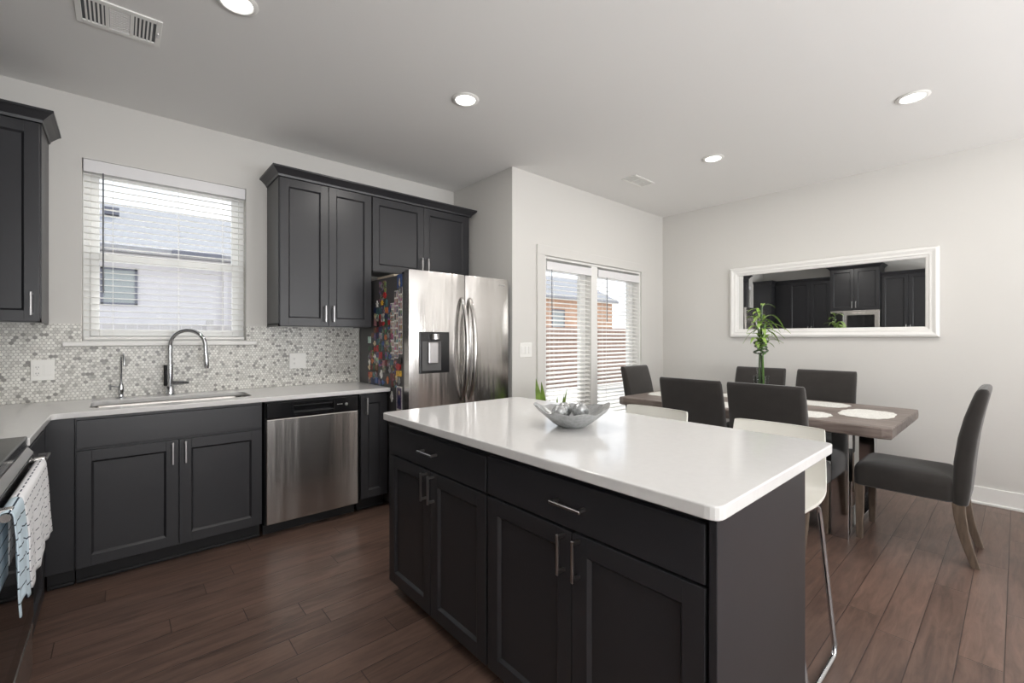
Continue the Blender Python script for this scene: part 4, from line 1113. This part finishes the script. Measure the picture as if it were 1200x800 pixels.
it('magnet', 'magnet', 3.17, .845, .05, .085, 'blob', mm['white'], 'white key-shaped magnet left of the bottom portrait', .005)
it('magnet', 'magnet', 3.03, .70, .05, .09, 'blob', mm['grey'], 'silver magnet under the bottom portrait photo', .005)
random.seed(21)
cols = [k for k in PALS if k not in ('mint', 'yellow')]
seen = set()
rown = ['upper', 'upper middle', 'middle', 'lower middle', 'lower']; coln = ['nearest the wall', 'left of centre', 'at the centre', 'beside the photo strips']
shn = {'rect': 'rectangular', 'round': 'round', 'blob': 'irregular'}
made = 0
for r in range(12):
    z = 1.515 - r * .052
    y = 3.60 if z < 1.34 else 3.49
    while y > (3.20 if z > 1.13 else 3.11):
        w_ = random.uniform(.036, .060); h_ = random.uniform(.044, .066)
        zz = z + random.uniform(-.010, .010); yc = y - w_ / 2
        clash = (abs(yc - 3.575) < .05 and abs(zz - 1.277) < .055) or (abs(yc - 3.35) < .045 and abs(zz - 1.005) < .06) or (abs(yc - 3.24) < .04 and abs(zz - .965) < .05)
        for att in range(60):
            shp = random.choice(['rect', 'rect', 'blob', 'round', 'blob']); cname = random.choice(cols)
            pic = shp == 'rect' and random.random() < .6
            lab = f"{shn[shp]} {'dark snapshot' if pic else cname} magnet on the {word(1.54 - z, 0, .62, rown)} fridge side, {word(3.64 - y, 0, .44, coln)}"
            if pic: lab = lab.replace('dark snapshot', f'{cname}-toned snapshot')
            if lab not in seen: break
        if not clash:
            seen.add(lab); made += 1
            m_ = mm[cname]
            if pic:
                key = 'pic_' + cname
                if key not in mm: v = PALS[cname]; mm[key] = photo_mat('snapshot_' + cname, len(mm), srgb(*[int(c * .8) for c in v]), srgb(*[int(c * .35 + 40) for c in v]))
                m_ = mm[key]
            it('magnet', 'magnet', yc, zz, w_ * .97, h_ * .92, shp, m_, lab, random.choice([.003, .004, .006]), random.uniform(-.12, .12))
        y -= w_ + .001
for (y, z, cn, sh_, lab) in ((3.56, .98, 'orange', 'blob', 'small orange magnet hanging lowest near the wall'), (3.37, .90, 'teal', 'blob', 'teal magnet below the curly white letter'), (3.36, .825, 'white', 'round', 'small round white magnet at the very bottom, left of the key-shaped one'), (3.24, .965, 'orange', 'blob', 'orange magnet right of the curly white letter')):
    it('magnet', 'magnet', y, z, .045, .06, sh_, mm[cn], lab, .005)
# papers on top of the refrigerator
bm = BM(); box(bm, FX0 + .03, FX0 + .26, 3.20, 3.50, FZ - .0245, FZ - .0, .002)
tag(obj('storage_tray', bm, mat('beige_tray', srgb(196, 184, 166), .6)), 'flat beige box lying on top of the refrigerator', 'box')

# ------------------------------------------------------------------ outside
bm = BM(); box(bm, -25, 45, YS + T + .01, 60, -.42, -.30); struct('ground', bm, M['concrete'], 'pale sunlit ground outside')
bm = BM(); box(bm, XA + T + .02, 9.0, YB + T, 8.0, -.30, -.02); struct('patio', bm, M['concrete'], 'pale concrete patio outside the glass doors')
nh = thing('neighbour_house', 'pale grey house with a shingled roof seen through the sink window', 'house', (2, 18, -.3))
bm = BM(); box(bm, -14, 7, .5, 8, 0, 4.3); obj('wall', bm, M['siding'], nh)
bm = BM(); prism(bm, [(-.0, 4.25), (0, 4.42), (4.2, 6.6), (8.4, 4.42), (8.4, 4.25)], 'x', -14.3, 7.3); obj('roof', bm, M['shingle'], nh)
def hwin(par, x0, x1, z0, z1, y=.5):
    bm = BM(); f = .07
    box(bm, x0, x0 + f, y - .05, y + .02, z0, z1); box(bm, x1 - f, x1, y - .05, y + .02, z0, z1); box(bm, x0, x1, y - .05, y + .02, z0, z0 + f); box(bm, x0, x1, y - .05, y + .02, z1 - f, z1)
    o = obj('window', bm, M['darkframe'], par); bm = BM(); box(bm, x0 + f, x1 - f, y - .02, y + .01, z0 + f, z1 - f); obj('pane', bm, M['darkwin'], o)
hwin(nh, -2.45, -1.58, 2.62, 3.78)
bm = BM(); box(bm, -.74, .66, -.12, .0, 4.27, 4.42); obj('gutter', bm, M['darkframe'], nh)
bm = BM(); box(bm, .72, .86, .38, .5, 0, 4.05); obj('downpipe', bm, M['siding'], nh)
bm = BM()
for x, z in ((-2.4, 6.45), (3.2, 5.55), (5.6, 5.45)): box(bm, x, x + .38, 2.6, 2.8, z - .6, z - .35)
obj('roof_vent', bm, M['darkframe'], nh)
def fence(label, x0, x1, y, z1, m, w_=.14, gap=.012, name='fence'):
    t = thing(name, label, 'fence', (x0, y, -.3)); bm = BM(); x = 0; H = z1 + .3
    while x < x1 - x0: box(bm, x, x + w_, 0, .02, .05, H); x += w_ + gap
    obj('boards', bm, m, t)
    x = 0
    while x <= x1 - x0 + .1:
        bm = BM(); box(bm, x, x + .11, -.09, 0, 0, H + .10); obj('post', bm, m, t); x += 2.4
    bm = BM(); box(bm, 0, x1 - x0, -.05, -.001, .3, .39); box(bm, 0, x1 - x0, -.05, -.001, H - .35, H - .26); obj('rail', bm, m, t)
fence('pale paling fence seen low through the sink window', -6, 5.4, 10, 1.52, M['paling'])
fence('reddish brown wooden fence beyond the patio doors', 6.2, 24, 9.0, 1.62, M['fencewood'])
bh = thing('neighbour_house', 'tan brick house with grey roof seen through the glass doors', 'house', (15.5, 21, -.3))
bm = BM(); box(bm, 0, 14, .4, 8, 0, 4.4); obj('wall', bm, M['brickhouse'], bh)
bm = BM(); prism(bm, [(-.0, 4.35), (0, 4.5), (4.2, 6.6), (8.4, 4.5), (8.4, 4.35)], 'x', -.3, 14.3); obj('roof', bm, M['shingle'], bh)
hwin(bh, 3.5, 4.8, 2.0, 3.6, .4); hwin(bh, 7, 8.3, 2.0, 3.6, .4)
